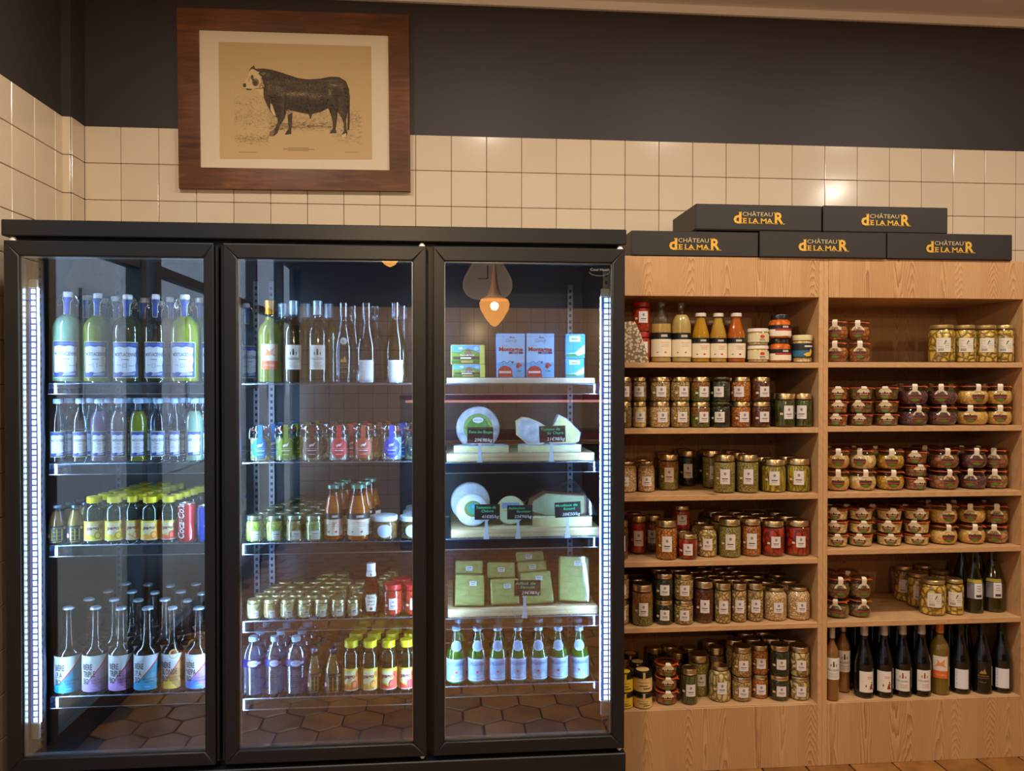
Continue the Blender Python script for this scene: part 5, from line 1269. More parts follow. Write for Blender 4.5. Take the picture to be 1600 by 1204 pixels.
# ---- beers
def beer(word, col, c2):
    def mk(r, h):
        def fn():
            pr = [(r * .9, 0), (r, .006), (r, h * .43), (r * .96, h * .475), (r * .80, h * .515), (r * .52, h * .55), (r * .40, h * .585), (r * .36, h * .66), (r * .29, h * .96), (r * .33, h * .965), (r * .33, h * .98)]
            rf = prof_r(pr); L = h * .42; C = plain(col, .45); C2 = plain(c2, .45); p = Print(); a = r * 1.45
            p.rect(-a, 0, a, L, plain((206, 214, 214), .5), 0)
            p.poly([(-a * .98, 0), (a, 0), (a, L), (a * .78, L), (-a * .1, L * .45), (-a * .98, L * .02)], C, 1)
            p.poly([(-a * .98, 0), (-a * .98, L * .16), (-a * .2, L * .3), (a * .3, 0)], C2, 2)
            p.poly([(a * .70, L), (a * .80, L), (-a * .08, L * .44), (-a * .30, L * .32), (-a * .28, L * .36)], plain((206, 60, 50), .5), 3)
            for tx, v in (('BIÈRE', .62), (word, .42), ('BIO', .22)): p.text(tx, -a * .66, L * v, L * .16, INK, 4, xs=.5, al='L', bold=.02)
            p.text('DAUPHINÉ', -a * .16, L * .30, L * .055, INK, 4, w=a * .7, al='L'); p.text('SAVOIE', -a * .16, L * .22, L * .055, INK, 4, w=a * .5, al='L'); p.rect(-a * .1, L * .10, a * .15, L * .11, WHT, 4)
            m = MB(); p.put(m, wrap(rf, .008, 0, r, .0006))
            out = [('bottle_glass', MB().lathe(closed(pr), clear((206, 190, 172), .06, .95, .04), 24).mesh('bottle_glass')), ('contents', MB().lathe(inner(pr, h * .50), liquid((74, 52, 36), .5), 20).mesh('contents')),
                   ('crown_cap', MB().lathe([(r * .34, h * .968), (r * .42, h * .972), (r * .40, h * .99), (r * .3, h), (0, h)], plain((190, 206, 222), .3, .6), 18).mesh('crown_cap')), ('label', m.mesh('label', 0))]
            if word == 'BLONDE': q = Print().disc(0, 0, .016, plain((206, 186, 110), .45), 0).disc(-.003, .004, .005, REDI, 1); out.append(('medal_sticker', stamp(q, rf, h * .45, r, .15, .0012)))
            return out
        return make(('beer', r, h, word, col), fn)
    return mk
for n, (cx, wd, c, c2, nm) in enumerate(((108, 'I.P.A', (40, 150, 180), (30, 170, 210), 'turquoise I.P.A label'), (150, 'TRIPLE', (170, 130, 170), (176, 150, 210), 'mauve TRIPLE label'), (190, 'TRIPLE', (176, 130, 176), (196, 150, 214), 'lilac TRIPLE label'), (231, 'I.P.A', (60, 140, 160), (40, 160, 200), 'blue I.P.A label'), (270, 'BLONDE', (176, 130, 60), (226, 190, 60), 'yellow BLONDE label'), (311, 'NEIPA', (150, 120, 210), (60, 130, 230), 'violet NEIPA label'))):
    frow('1D', cx, 40.5, 947, beer(wd, c, c2), 'beer_bottle', 'bottle', 'beer with ' + nm + ', ' + ORD[n] + ' from left', 5, gap=.014, jx=.022)
# ---- middle section: wines
def fw(burg, liq, capc, lab, lz, medal=False, glass=None):
    return lambda r, h: wine(r, h, burg, glass or BG, liquid(*liq) if liq else None, plain(capc, .3, .4) if capc else clear((220, 228, 236), .2, .8, .1), lab, lz, .0, medal)
for n, (cx, w, yt, f, nm) in enumerate(((422, 36, 469, fw(False, ((206, 200, 30), .75), (206, 136, 24), 'orange', .047), 'yellow wine with orange capsule'), (459, 34, 470, fw(False, ((150, 96, 50), .45), (180, 205, 226), 'fiz', .047), 'rosé wine with white crest label'), (496.5, 34, 470, fw(False, ((150, 120, 80), .25), (180, 205, 226), 'fiz', .047), 'pale rosé wine with white crest label'),
        (537, 30, 473, fw(True, None, None, 'gold', .012, True), 'clear wine bottle with round medal'), (573, 36, 473, fw(True, None, None, 'plain', .002), 'clear wine bottle with blank white label'), (618.5, 36, 473, fw(True, ((120, 120, 80), .12), None, 'plain', .002), 'clear wine bottle by right post'))):
    frow('2A', cx, w, yt, f, 'wine_bottle', 'bottle', nm + ', ' + ORD[n] + ' from left', 2, back=fw(False, ((190, 150, 40), .4), (170, 190, 206), None, .05) if n < 3 else fw(True, None, None, None, .05), gap=.03, jx=.022)
# ---- clip jars with coloured seals
def kilner(sealc, foodc, light=True):
    def mk(r, h):
        def fn():
            pr = [(r * .92, 0), (r, .004), (r, h * .72), (r * .97, h * .78), (r * .90, h * .82), (r * .96, h * .845), (r * .96, h * .865)]
            rf = prof_r(pr); C = plain(sealc, .4); p = Print(); ry = h * .285
            p.disc(0, 0, r * .88, C, 0, ry=ry, n=26); p.rect(-r * .6, -.002, r * .6, -.0012, PAPR, 1); p.rect(-r * .42, -h * .08, r * .42, -h * .055, PAPR, 1); p.rect(-r * .3, -h * .18, r * .3, -h * .165, PAPR, 1)
            p.poly([(-r * .3, h * .08), (-r * .05, h * .12), (r * .1, h * .11), (r * .3, h * .17), (r * .22, h * .1), (r * .12, h * .05), (-r * .05, h * .06), (-r * .2, h * .02)], WHT, 1)
            m = MB(); p.put(m, wrap(rf, h * .37, 0, r, .0008))
            Q = [(h * .60, r + .0012), (h * .80, r * .99 + .001), (h * .87, r * 1.04), (h * .96, r * 1.02), (h + .0012, r * .80), (h + .0012, r * .2)]
            m.add([(s * r * .22, -q, z) for z, q in Q for s in (-1, 1)], [(2 * i, 2 * i + 1, 2 * i + 3, 2 * i + 2) for i in range(5)], C)
            wb = MB()
            for s in (-1, 1): wb.tube([(s * r * .6, -r * .75, h * .90), (s * r * .95, -r * .45, h * .93), (s * r * 1.05, -.002, h * .78), (s * r * 1.05, .002, h * .62), (s * r * .98, .010, h * .86)], .0011, WIRE, 5)
            wb.tube([(r * .93 * sin(t), -r * .93 * cos(t), h * .80) for t in [2 * pi * k / 18 for k in range(18)]], .001, WIRE, 4, True)
            return [('jar_glass', MB().lathe(closed(pr), BG, 24).mesh('jar_glass')), ('contents', MB().lathe(inner(pr, h * .66), food(foodc, tuple(int(q * .9) for q in foodc), tuple(int(q * .6) for q in foodc), .02, (1, 1, 1), 'beans', .1), 20).mesh('contents')),
                    ('rubber_ring', MB().lathe([(r * .8, h * .866), (r * 1.01, h * .866), (r * 1.01, h * .885), (r * .8, h * .885)], plain((186, 60, 50), .5), 24).mesh('rubber_ring')),
                    ('glass_lid', MB().lathe([(r * .97, h * .886), (r * .98, h * .94), (r * .9, h * .99), (r * .7, h), (0, h)], clear((225, 232, 236), .15, .8, .04), 24).mesh('glass_lid')), ('wire_bail', wb.mesh('wire_bail')), ('paper_seal', m.mesh('paper_seal', 0))]
        return make(('kilner', r, h, sealc), fn)
    return mk
for n, (cx, c, fc, nm) in enumerate(((407, (20, 130, 220), (206, 186, 120), 'sky blue'), (447, (130, 150, 20), (180, 186, 120), 'olive green'), (488, (92, 44, 40), (190, 166, 120), 'dark maroon'), (530, (214, 56, 66), (200, 206, 190), 'red'), (568, (190, 90, 70), (170, 110, 60), 'dull orange'), (612, (40, 70, 190), (190, 200, 190), 'royal blue'), (648, (44, 60, 60), (180, 180, 130), 'dark green'))):
    frow('2B', cx, 31.5, 664, kilner(c, fc), 'clip_jar', 'jar', 'tall clip jar with ' + nm + ' seal, ' + ORD[n] + ' from left', 4, gap=.016, jx=.02)
# ---- mustards, soups, low tubs
def mj(food_c, lid=(150, 160, 130), style='squat', lw=.03, lh=.03):
    def mk(r, h):
        def fn():
            pr = p_jar(r, h, style); rf = prof_r(pr); lz = pr[-1][1] - .003; lr = r * .88
            p = Print().rect(-lw / 2, 0, lw / 2, lh, plain((206, 204, 190), .5), 0); p.rect(-lw * .3, lh * .6, lw * .3, lh * .68, INK, 1); p.rect(-lw * .35, lh * .35, lw * .35, lh * .4, GREYI, 1); p.rect(-lw * .2, lh * .15, lw * .2, lh * .2, GREYI, 1)
            m = MB(); p.put(m, wrap(rf, h * .1, .15, r, .0006))
            return [('jar_glass', MB().lathe(closed(pr), BG, 20).mesh('jar_glass')), ('contents', MB().lathe(inner(pr, h * .80), F['cream'] if food_c is None else food(food_c, tuple(int(q * .92) for q in food_c), tuple(int(q * .75) for q in food_c), .02, (1, 1, 1), 'beans', .1), 18).mesh('contents')),
                    ('lid', MB().lathe([(lr, lz), (lr * 1.02, lz + .002), (lr, h - .002), (lr * .95, h), (lr * .9, h - .001), (0, h - .001)], plain(lid, .3, .7), 22).mesh('lid')), ('label', m.mesh('label', 0))]
        return make(('mj', r, h, food_c, lid, style), fn)
    return mk
for n, (cx, c, nm) in enumerate(((398, (206, 206, 90), 'bright yellow mustard'), (430, (200, 190, 90), 'yellow mustard'), (461, (186, 150, 90), 'grainy brown mustard'), (491, (170, 176, 90), 'pale green mustard'))):
    frow('2C', cx, 28, 804, mj(c), 'mustard_jar', 'jar', nm + ' jar, ' + ORD[n] + ' from left', 7, jx=.012)
for n, cx in enumerate((521, 560)):
    frow('2C', cx, 35.5, 756, lambda r, h: sauce(r, h, (226, 120, 20), 'teal', .80, (190, 50, 40)), 'soup_bottle', 'bottle', 'orange soup bottle with black and white label, ' + ('left' if n == 0 else 'right') + ' of two', 3, gap=.006, jx=.012)
for n, cx in enumerate((601, 645)):
    frow('2C', cx, 42, 804, lambda r, h: pot(r, h, 'olive', plain((206, 220, 232), .3), lambda r, h: Print().disc(0, h * .3, r * .55, plain((190, 206, 226), .4), 0, ry=h * .28)), 'low_jar', 'jar', 'low white-lidded jar with round pale label, ' + ('left' if n == 0 else 'right') + ' one', 3, jx=.006)
for n, (cx) in enumerate((398, 424, 450.5, 477, 503, 528.5, 552)):
    frow('2D', cx, 24.5, 935, mj((206, 186, 120) if n != 1 else (206, 160, 90), (206, 196, 140), 'tall', .02, .026), 'small_jar', 'jar', ('honey coloured' if n == 1 else 'cream coloured') + ' small spread jar, ' + ORD[n] + ' from left', 9 if n in (2, 3, 6) else 5, jx=.014)
def ketchup(r, h):
    def fn():
        pr = [(r * .9, 0), (r, .004), (r, h * .06), (r * .84, h * .46), (r * .78, h * .56), (r * .58, h * .70), (r * .44, h * .80), (r * .42, h * .86), (r * .42, h * .90)]
        rf = prof_r(pr); g = plain((60, 96, 66), .5)
        p = Print(); a = r * .72; L = h * .34
        sh = lambda k: [(-a * .62 * k, -L / 2 * k), (a * .62 * k, -L / 2 * k), (a * .95 * k, L * .28 * k), (a * .7 * k, L / 2 * k), (-a * .7 * k, L / 2 * k), (-a * .95 * k, L * .28 * k)]
        p.poly(sh(1), g, 0); p.poly(sh(.9), plain((222, 220, 196), .5), 1); p.text('HEINZ', 0, L * .24, L * .13, g, 2, w=a * 1.3); p.text('TOMATO', 0, L * .02, L * .11, INK, 2, w=a * 1.1); p.text('KETCHUP', 0, -L * .14, L * .09, INK, 2, w=a); p.disc(0, -L * .32, a * .2, REDI, 2)
        q = Print().rect(-r * .8, -.008, r * .8, .010, plain((212, 214, 200), .5), 0).disc(0, 0, .005, g, 1)
        m = MB(); p.put(m, wrap(rf, h * .27, 0, r * .9, .0008)); q.put(m, wrap(rf, h * .80, 0, r * .5, .0008))
        return [('bottle_glass', MB().lathe(closed(pr), BG, 8).mesh('bottle_glass')), ('contents', MB().lathe(inner(pr, h * .80), liquid((120, 26, 18), .97), 8).mesh('contents')), ('cap', MB().lathe([(r * .44, h * .86), (r * .46, h * .87), (r * .46, h * .99), (r * .42, h), (0, h)], WHT, 18).mesh('cap')), ('label', m.mesh('label', 0))]
    return make(('ketchup', r, h), fn)
frow('2D', 580, 30, 879, ketchup, 'ketchup_bottle', 'bottle', 'ketchup bottle with white cap and keystone label', 1)
for n, cx in enumerate((613, 646)):
    frow('2D', cx, 31, 911, lambda r, h: jar(r, h, 'tall', F['redsauce'], 'red', (.030, .040), .4, .1)[1], 'red_lid_jar', 'jar', 'red sauce jar with red lid and white label, ' + ('left' if n == 0 else 'right') + ' one', 2, jx=.03)
# ---- water, juices
def water(r, h):
    def fn():
        pr = [(r * .80, 0), (r * .95, .006)]; z = h * .05
        while z < h * .46: pr += [(r, z), (r * .955, z + h * .018)]; z += h * .036
        pr += [(r, h * .48), (r, h * .50), (r * .97, h * .51), (r * .97, h * .64), (r, h * .65), (r * .97, h * .70), (r * .86, h * .78), (r * .62, h * .86), (r * .40, h * .90), (r * .36, h * .92)]
        rf = lambda z_: r * .98; p = Print().rect(-r * 2.9, 0, r * 2.9, h * .13, plain((0, 12, 96), .35), 0).disc(0, h * .065, r * .5, plain((190, 190, 226), .4), 1, ry=h * .055).poly([(r * .3, h * .05), (r * .75, h * .04), (r * .75, h * .09), (r * .3, h * .08)], plain((190, 190, 226), .4), 1).text('CRISTALINE', 0, h * .055, h * .022, NAVY, 2, w=r * .8)
        m = MB(); p.put(m, wrap(rf, h * .51, 0, r, .0006))
        return [('bottle_body', MB().lathe(closed(pr), clear((214, 230, 244), .18, .95, .12), 24).mesh('bottle_body')), ('contents', MB().lathe(inner(pr, h * .80, .0025), liquid((186, 206, 226), .22), 18).mesh('contents')), ('cap', MB().lathe([(r * .40, h * .915), (r * .42, h * .92), (r * .42, h * .99), (r * .38, h), (0, h)], plain((170, 206, 236), .3), 18).mesh('cap')), ('label', m.mesh('label', 0))]
    return make(('water', r, h), fn)
for n, cx in enumerate((396, 429.5, 463)): frow('2E', cx, 33.5, 993, water, 'water_bottle', 'bottle', 'ribbed water bottle with blue band, ' + ORD[n] + ' from left', 5, jx=.006)
for n, cx in enumerate((491.5, 520.5)): frow('2E', cx, 26.5, 1012, juice_black((196, 140, 60)), 'juice_bottle', 'bottle', 'amber juice in small black-labelled bottle, ' + ('left' if n == 0 else 'right') + ' one', 4, jx=.008)
for n, (cx, c, nm) in enumerate(((549, (206, 110, 50), 'orange fruit print'), (578, (222, 140, 50), 'sliced orange print'), (607, (200, 66, 50), 'red strawberry print'), (635.5, (190, 50, 50), 'red berry print'))):
    frow('2E', cx, 28.5, 998, pago(c, (90, 90, 60) if n != 1 else (80, 110, 80)), 'fruit_juice_bottle', 'bottle', nm + ' yellow-capped juice, ' + ORD[n] + ' of four', 5, gap=.012, jx=.008)
# ---- sparkling water in green glass
def pelle(r, h):
    def fn():
        pr = [(r * .9, 0), (r, .006), (r, h * .46), (r * .95, h * .53), (r * .74, h * .66), (r * .52, h * .79), (r * .42, h * .86), (r * .40, h * .93)]
        rf = prof_r(pr); LB = plain((130, 176, 214), .5); L = h * .40
        p = Print().rect(-r * 1.5, 0, r * 1.5, L, LB, 0).rect(-r * 1.5, L * .04, r * 1.5, L * .07, WHT, 1).rect(-r * 1.5, L * .93, r * 1.5, L * .96, WHT, 1)
        p.text('S.PELLEGRINO', 0, L * .70, L * .13, NAVY, 1, w=r * 1.75, bold=.01)
        st = []; 
        for k in range(10): a_ = pi / 2 + pi * k / 5; q = (r * .2 if k % 2 == 0 else r * .09); st.append((q * cos(a_), L * .42 + q * sin(a_)))
        p.poly(st, plain((214, 70, 60), .5), 1); p.poly([(-r * .8, L * .15), (-r * .3, L * .3), (0, L * .18), (r * .5, L * .32), (r * .9, L * .12)], plain((170, 200, 226), .5), 1)
        q = Print().disc(0, 0, r * .52, plain((166, 200, 226), .4), 0, ry=r * .52, n=20).disc(0, 0, r * .36, plain((140, 180, 214), .4), 1)
        m = MB(); p.put(m, wrap(rf, h * .06, 0, r, .0006)); q.put(m, wrap(rf, h * .68, 0, r * .7, .0012))
        return [('bottle_glass', MB().lathe(closed(pr), clear((90, 214, 140), .08, .75, .05), 24).mesh('bottle_glass')), ('contents', MB().lathe(inner(pr, h * .60), liquid((40, 190, 104), .8), 20).mesh('contents')),
                ('cap', MB().lathe([(r * .43, h * .925), (r * .46, h * .93), (r * .45, h * .99), (r * .4, h), (0, h)], plain((150, 200, 226), .3, .4), 18).mesh('cap')), ('label', m.mesh('label', 0))]
    return make(('pelle', r, h), fn)
for n, cx in enumerate((713, 746, 777.5, 809, 841, 872, 904.5)): frow('3E', cx, 30.5, 977, pelle, 'green_water_bottle', 'bottle', 'green sparkling water bottle with pale blue label, ' + ORD[n] + ' from left', 2, gap=.02, jx=.012)

# ---- right section: boards, cartons, cheese and chalk signs
def planks():
    t = NT('board_wood'); co = t.coord('Object'); n = t.n('TexNoise', Vector=t.map(co, (3, 40, 90)), Scale=1.0, Detail=4.0)
    return t.done(t.bsdf(t.ramp(n.outputs[0], [(.3, srgb(176, 150, 104)), (.6, srgb(214, 196, 150)), (.8, srgb(222, 206, 164))]), .5))
BW = planks(); BTOP = {}
for key, xa, xb, yt, nm in (('3A', 698, 930, 590, 'plain pale board under butter and milk cartons'), ('3B', 698, 929, 707.5, 'thick wooden board under the cheese wheel and wedges'), ('3C', 705, 937, 825, 'thick wooden board under goat cheese and reblochon'), ('3D', 700, 934, 948.5, 'thick wooden board under vacuum-packed cheese')):
    Z = SH[key] + .0006; a, b = XZ(xa, -.577, Z), XZ(xb, -.577, Z); zt = P(815, yt, -.577)[1]
    o = thing('wooden_board', nm, 'board', ((a + b) / 2, -.577, Z)); q = (b - a) / 2
    part('board', MB().box(-q, q, 0, .40, 0, zt - Z, BW if key != '3A' else plain((206, 200, 176), .5), .002), o); BTOP[key] = zt
SKY = plain((70, 150, 226), .4); LSKY = plain((150, 196, 232), .4)
def carton(px0, px1, yt, yb, key, printer, name, label, d, z=None, y=-.570, side=SKY, top=None):
    z = (BTOP[key] if z is None else z) + .0006; a, b = XZ(px0, y, z), XZ(px1, y, z); h = P((px0 + px1) / 2, yt, y)[1] - z; w = b - a
    o = thing(name, label, 'carton', ((a + b) / 2, y, z)); part('carton_body', MB().box(-w / 2, w / 2, 0, d, 0, h, side, .0025), o)
    m = MB(); printer(w, h).put(m, face(0, 0, 0)); part('printed_front', m, o, smooth=0); return z + h
def milk(w, h):
    p = Print(); a = w / 2 - .0015; p.rect(-a, .0015, a, h - .0015, LSKY, 0); p.rect(-a, .0015, a, h * .34, plain((90, 170, 226), .4), 1)
    p.text('Montagne', 0, h * .60, h * .085, plain((176, 40, 44), .4), 3, w=w * .84, bold=.04); p.text('Lait de', -a * .45, h * .71, h * .03, REDI, 2, w=w * .2)
    p.rect(-a * .15, h * .535, a * .88, h * .585, NAVY, 1); p.text('ENTIER', a * .36, h * .545, h * .028, PAPR, 2, w=w * .24)
    p.text('Gandy', 0, h * .80, h * .08, plain((84, 110, 150), .5), 2, w=w * .4, slant=.3); p.poly([(-a * .15, h * .90), (0, h * .94), (a * .1, h * .90), (a * .2, h * .93), (a * .3, h * .89), (a * .1, h * .885)], plain((84, 110, 150), .5), 2)
    p.poly([(-a * .9, h * .31), (-a * .5, h * .38), (-a * .3, h * .33), (-a * .05, h * .385), (a * .15, h * .31), (a * .22, h * .37), (a * .1, h * .33), (-a * .05, h * .365), (-a * .3, h * .32), (-a * .5, h * .36)], plain((40, 80, 140), .4), 2)
    pts = [(-a * .42 + a * .52 * cos(t), h * .135 + h * .13 * sin(t)) for t in [pi * k / 12 for k in range(-1, 13)]] + [(-a * .94, h * .02), (a * .14, h * .02)]
    p.poly(pts[:14] + [(-a * .94, .003), (a * .14, .003)], plain((176, 36, 40), .4), 2); p.rect(-a * .86, h * .10, a * .02, h * .15, plain((226, 200, 200), .5), 3)
    for k in range(5): t = pi * (.15 + .18 * k); p.poly([(a * .55, h * .2), (a * .55 + a * .22 * cos(t) - .002, h * .2 + h * .13 * sin(t)), (a * .55 + a * .22 * cos(t) + .003, h * .21 + h * .14 * sin(t))], plain((214, 60, 70), .4), 3)
    p.disc(a * .5, h * .25, a * .12, plain((214, 70, 80), .4), 3, n=8); p.disc(a * .72, h * .28, a * .10, plain((222, 90, 90), .4), 3, n=8); p.disc(a * .6, h * .15, a * .2, plain((40, 140, 110), .4), 2, ry=h * .015); return p
carton(776, 820.5, 520.5, 590, '3A', milk, 'milk_carton', 'blue mountain milk carton, left one of two side by side', .065)
carton(822, 866, 520.5, 590, '3A', milk, 'milk_carton', 'blue mountain milk carton, right one of two side by side', .065)
def butter(w, h):
    p = Print(); a = w / 2 - .0015; p.rect(-a, .0015, a, h - .0015, SKY, 0); p.poly([(-a, h * .1), (a * .7, h * .1), (a * .7, h * .6), (a * .4, h * .7), (0, h * .82), (-a * .2, h * .78), (-a * .5, h * .62), (-a, h * .66)], plain((110, 140, 60), .5), 1)
    p.poly([(-a * .25, h * .4), (a * .3, h * .4), (a * .2, h * .66), (0, h * .84), (-a * .15, h * .7)], plain((110, 90, 70), .5), 2); p.disc(-a * .45, h * .82, a * .12, WHT, 2, ry=h * .05); p.disc(a * .5, h * .8, a * .16, LSKY, 2, ry=h * .1)
    p.rect(-a * .9, h * .24, a * .7, h * .40, plain((56, 44, 36), .5), 3); p.text('Beurre de Savoie', -a * .05, h * .44, h * .08, WHT, 4, w=w * .42, slant=.2); p.rect(-a * .45, h * .28, a * .2, h * .36, plain((216, 214, 200), .5), 4)
    p.rect(-a, .0015, a * .7, h * .20, plain((40, 96, 40), .5), 2); p.rect(-a * .4, h * .08, a * .3, h * .18, plain((196, 140, 90), .5), 3); p.rect(a * .72, .0015, a, h - .0015, plain((196, 196, 90), .5), 4); return p
zt = carton(707, 758, 569, 590, '3A', lambda w, h: butter(w, h * 1.3) if False else butter(w, h), 'butter_pack', 'butter pack with landscape print, lower of the two stacked at left', .075, side=plain((206, 206, 110), .5))
carton(704.5, 757.5, 538.5, 569, '3A', butter, 'butter_pack', 'butter pack with landscape print, upper of the two stacked at left', .07, z=zt - .0002, side=plain((206, 206, 110), .5))
def cream_c(w, h):
    p = Print(); a = w / 2 - .0012; p.rect(-a, .001, a, h - .001, plain((40, 160, 220), .4), 0); p.rect(-a * .62, h * .68, a * .55, h * .92, PAPR, 1); p.rect(-a * .4, h * .76, a * .3, h * .82, GREYI, 2)
    p.rect(-a, h * .06, a, h * .18, plain((20, 140, 90), .4), 1); p.poly([(-a, h * .19), (0, h * .24), (a, h * .56), (a, h * .2), (a * .3, h * .1), (0, h * .2)], PAPR, 2); return p
zt = carton(883.5, 913, 560, 590, '3A', cream_c, 'cream_carton', 'small blue cream carton, lower of two stacked by the light strip', .055, side=plain((40, 150, 214), .4))
carton(883.5, 914, 521.5, 560, '3A', cream_c, 'cream_carton', 'small blue cream carton, upper of two stacked by the light strip', .055, z=zt - .0002, side=plain((40, 150, 214), .4))
@cached
def rind(c1, c2):
    t = NT('cheese_rind'); co = t.coord('Object'); n = t.n('TexNoise', Vector=co, Scale=34.0, Detail=5.0)
    return t.done(t.bsdf(t.ramp(n.outputs[0], [(.35, srgb(c1)), (.65, srgb(c2))]), .6, bump=n.outputs[0], bstr=.5, bdist=.003))
PASTE = rind((206, 206, 140), (222, 220, 170)); RIND = rind((150, 166, 186), (206, 214, 222)); WRAPW = rind((190, 206, 220), (222, 230, 236)); BRIND = rind((150, 96, 62), (190, 130, 90))
FILM = clear((222, 232, 240), .10, .6, .12)
def semi(r, h, mt, rindm, n=18, a0=0.0, a1=pi, lip=.004):
    """part of a flat round cheese lying down; the cut face looks to the front"""
    m = MB(); top = [(r * cos(a0 + (a1 - a0) * k / n), r * sin(a0 + (a1 - a0) * k / n)) for k in range(n + 1)]
    vs = [(x, y, z) for z in (0, h) for x, y in top]; N = n + 1
    m.add(vs, [(k, k + 1, N + k + 1, N + k) for k in range(n)], rindm)
    m.add([(x, y, h) for x, y in top], [tuple(range(N))], rindm); m.add([(x, y, 0) for x, y in top], [tuple(range(N - 1, -1, -1))], rindm)
    x0, y0 = top[-1]; x1, y1 = top[0]
    d = .003
    m.add([(x0 + d, y0 - .0004, d), (x1 - d, y1 - .0004, d), (x1 - d, y1 - .0004, h - d), (x0 + d, y0 - .0004, h - d), (x0, y0, 0), (x1, y1, 0), (x1, y1, h), (x0, y0, h)], [(0, 1, 2, 3)], mt)
    m.add([(x0, y0, 0), (x1, y1, 0), (x1, y1, h), (x0, y0, h)], [(0, 1, 2, 3)], rindm); return m
def standing_wheel(name, label, cx, cy_, rpx, th, y, key, mats, disc=None, tilt=.12):
    s = SCL(XZ(cx, y, 1.2), y); r = rpx * s; z = BTOP[key] + .0008
    o = thing(name, label, 'cheese', (XZ(cx, y, z + r), y, z + r + th * sin(tilt) * .0 + .0005), -atan2(XZ(cx, y, z), y + CAM_D) * .7, rx=-tilt)
    m = MB(); n = 32
    prof = [(0, 0), (r - .008, 0), (r - .002, .004), (r, .012), (r, th - .012), (r - .002, th - .004), (r - .008, th), (0, th)]
    vs = []; rings = []
    for rr, yy in prof:
        if rr == 0: rings.append([len(vs)]); vs.append((0, yy, 0))
        else: rings.append(list(range(len(vs), len(vs) + n))); vs += [(rr * cos(2 * pi * k / n), yy, rr * sin(2 * pi * k / n)) for k in range(n)]
    fs = []
    for A, B in zip(rings, rings[1:]):
        for k in range(n):
            k2 = (k + 1) % n
            fs.append((A[0], B[k], B[k2]) if len(A) == 1 else ((A[k], A[k2], B[0])[::-1] if len(B) == 1 else (A[k], B[k], B[k2], A[k2])))
    m.add(vs, fs, mats[0]); part('cheese', m, o)
    if disc: mm = MB(); disc(r).put(mm, face(0, 0, 0)); part('paper_label', mm, o, smooth=0)
    return o, r
def lab_wheel(r):
    p = Print().disc(0, 0, r * .66, plain((120, 160, 90), .5), 0, n=30).disc(r * .1, -r * .1, r * .5, plain((206, 200, 120), .5), 1, n=24); p.poly([(-r * .6, 0), (-r * .3, r * .4), (0, r * .2), (r * .3, r * .45), (r * .6, 0), (r * .4, -r * .2), (-r * .4, -r * .2)], plain((60, 130, 50), .5), 2)
    p.disc(0, r * .36, r * .24, PAPR, 3, ry=r * .13); p.text('BAUGES', 0, r * .33, r * .06, NAVY, 4, w=r * .34); p.rect(-r * .45, -r * .4, r * .45, -r * .1, plain((200, 200, 130), .5), 3); return p
standing_wheel('round_cheese', 'large standing grey-rinded cheese wheel with green label behind the first sign', 747, 672, 34.5, .055, -.465, '3B', (RIND,), lab_wheel, .1)
def slab(name, label, px0, px1, yt, key, y, mats=(PASTE, RIND), z=None):
    z = BTOP[key] + .0006 if z is None else z; a, b = XZ(px0, y, z), XZ(px1, y, z); r = (b - a) / 2; h = P((px0 + px1) / 2, yt, y)[1] - z
    o = thing(name, label, 'cheese', ((a + b) / 2, y, z)); part('cheese', semi(r, h, *mats), o); return z + h, (a + b) / 2, r
slab('cheese_half', 'flat half cheese showing pale cut face, lying below the first sign', 709, 795, 696, '3B', -.563)
zs2, xs2, rs2 = slab('cheese_half', 'flat half cheese with grey rind, lying under two propped wedges', 809, 908, 695, '3B', -.563)
def wedge(name, label, pts, px, y, z, depth, mats, rz=0.0):
    """pts: outline in photo pixels relative to (px, base line)"""
    s = SCL(XZ(px, y, z), y); o = thing(name, label, 'cheese', (XZ(px, y, z), y, z), rz)
    q = [(a * s, b * s) for a, b in pts]; n = len(q); k = .93
    cxx = sum(p[0] for p in q) / n; czz = sum(p[1] for p in q) / n
    m = MB().prism(q, 0, depth, mats[1]); m.add([(cxx + (p[0] - cxx) * k, -.0005, czz + (p[1] - czz) * k) for p in q], [tuple(range(n))[::-1]], mats[0]); part('cheese', m, o); return o
wedge('cheese_wedge', 'cheese wedge propped on its rind, left of the second sign', [(-24, 14), (-25, 36), (-16, 42), (-4, 41), (12, 34), (25, 26), (24, 6), (16, 0), (-8, 0)], 832, -.540, zs2 + .0008, .05, (RIND, PASTE))
wedge('cheese_wedge', 'cheese wedge with pointed grey rind behind the second sign', [(-22, 18), (-8, 46), (4, 40), (27, 18), (24, 4), (16, 0), (-18, 0)], 881, -.530, zs2 + .0008, .05, (PASTE, RIND))
# third board
standing_wheel('round_cheese', 'white-wrapped goat cheese standing at left end, oval mountain label', 738, 800, 25.5, .05, -.540, '3C', (WRAPW,), lambda r: Print().disc(r * .05, r * .1, r * .55, plain((120, 130, 60), .5), 0, ry=r * .5).disc(r * .1, r * .12, r * .42, plain((60, 150, 130), .5), 1, ry=r * .36).disc(r * .15, r * .25, r * .2, SKY, 2, ry=r * .12), .05)
standing_wheel('round_cheese', 'second white-wrapped goat cheese behind the first, its top showing', 735, 790, 31, .045, -.455, '3C', (WRAPW,), None, .03)
standing_wheel('round_cheese', 'reblochon cheese in printed wrap leaning between the two signs', 798, 800, 22.5, .032, -.505, '3C', (rind((196, 190, 140), (214, 214, 176)),), lambda r: Print().disc(0, 0, r * .96, plain((196, 206, 160), .5), 0, n=28).rect(-r * .6, r * .1, r * .6, r * .5, plain((120, 150, 200), .5), 1).rect(-r * .5, -r * .1, r * .5, 0, plain((200, 190, 60), .5), 1), .25)
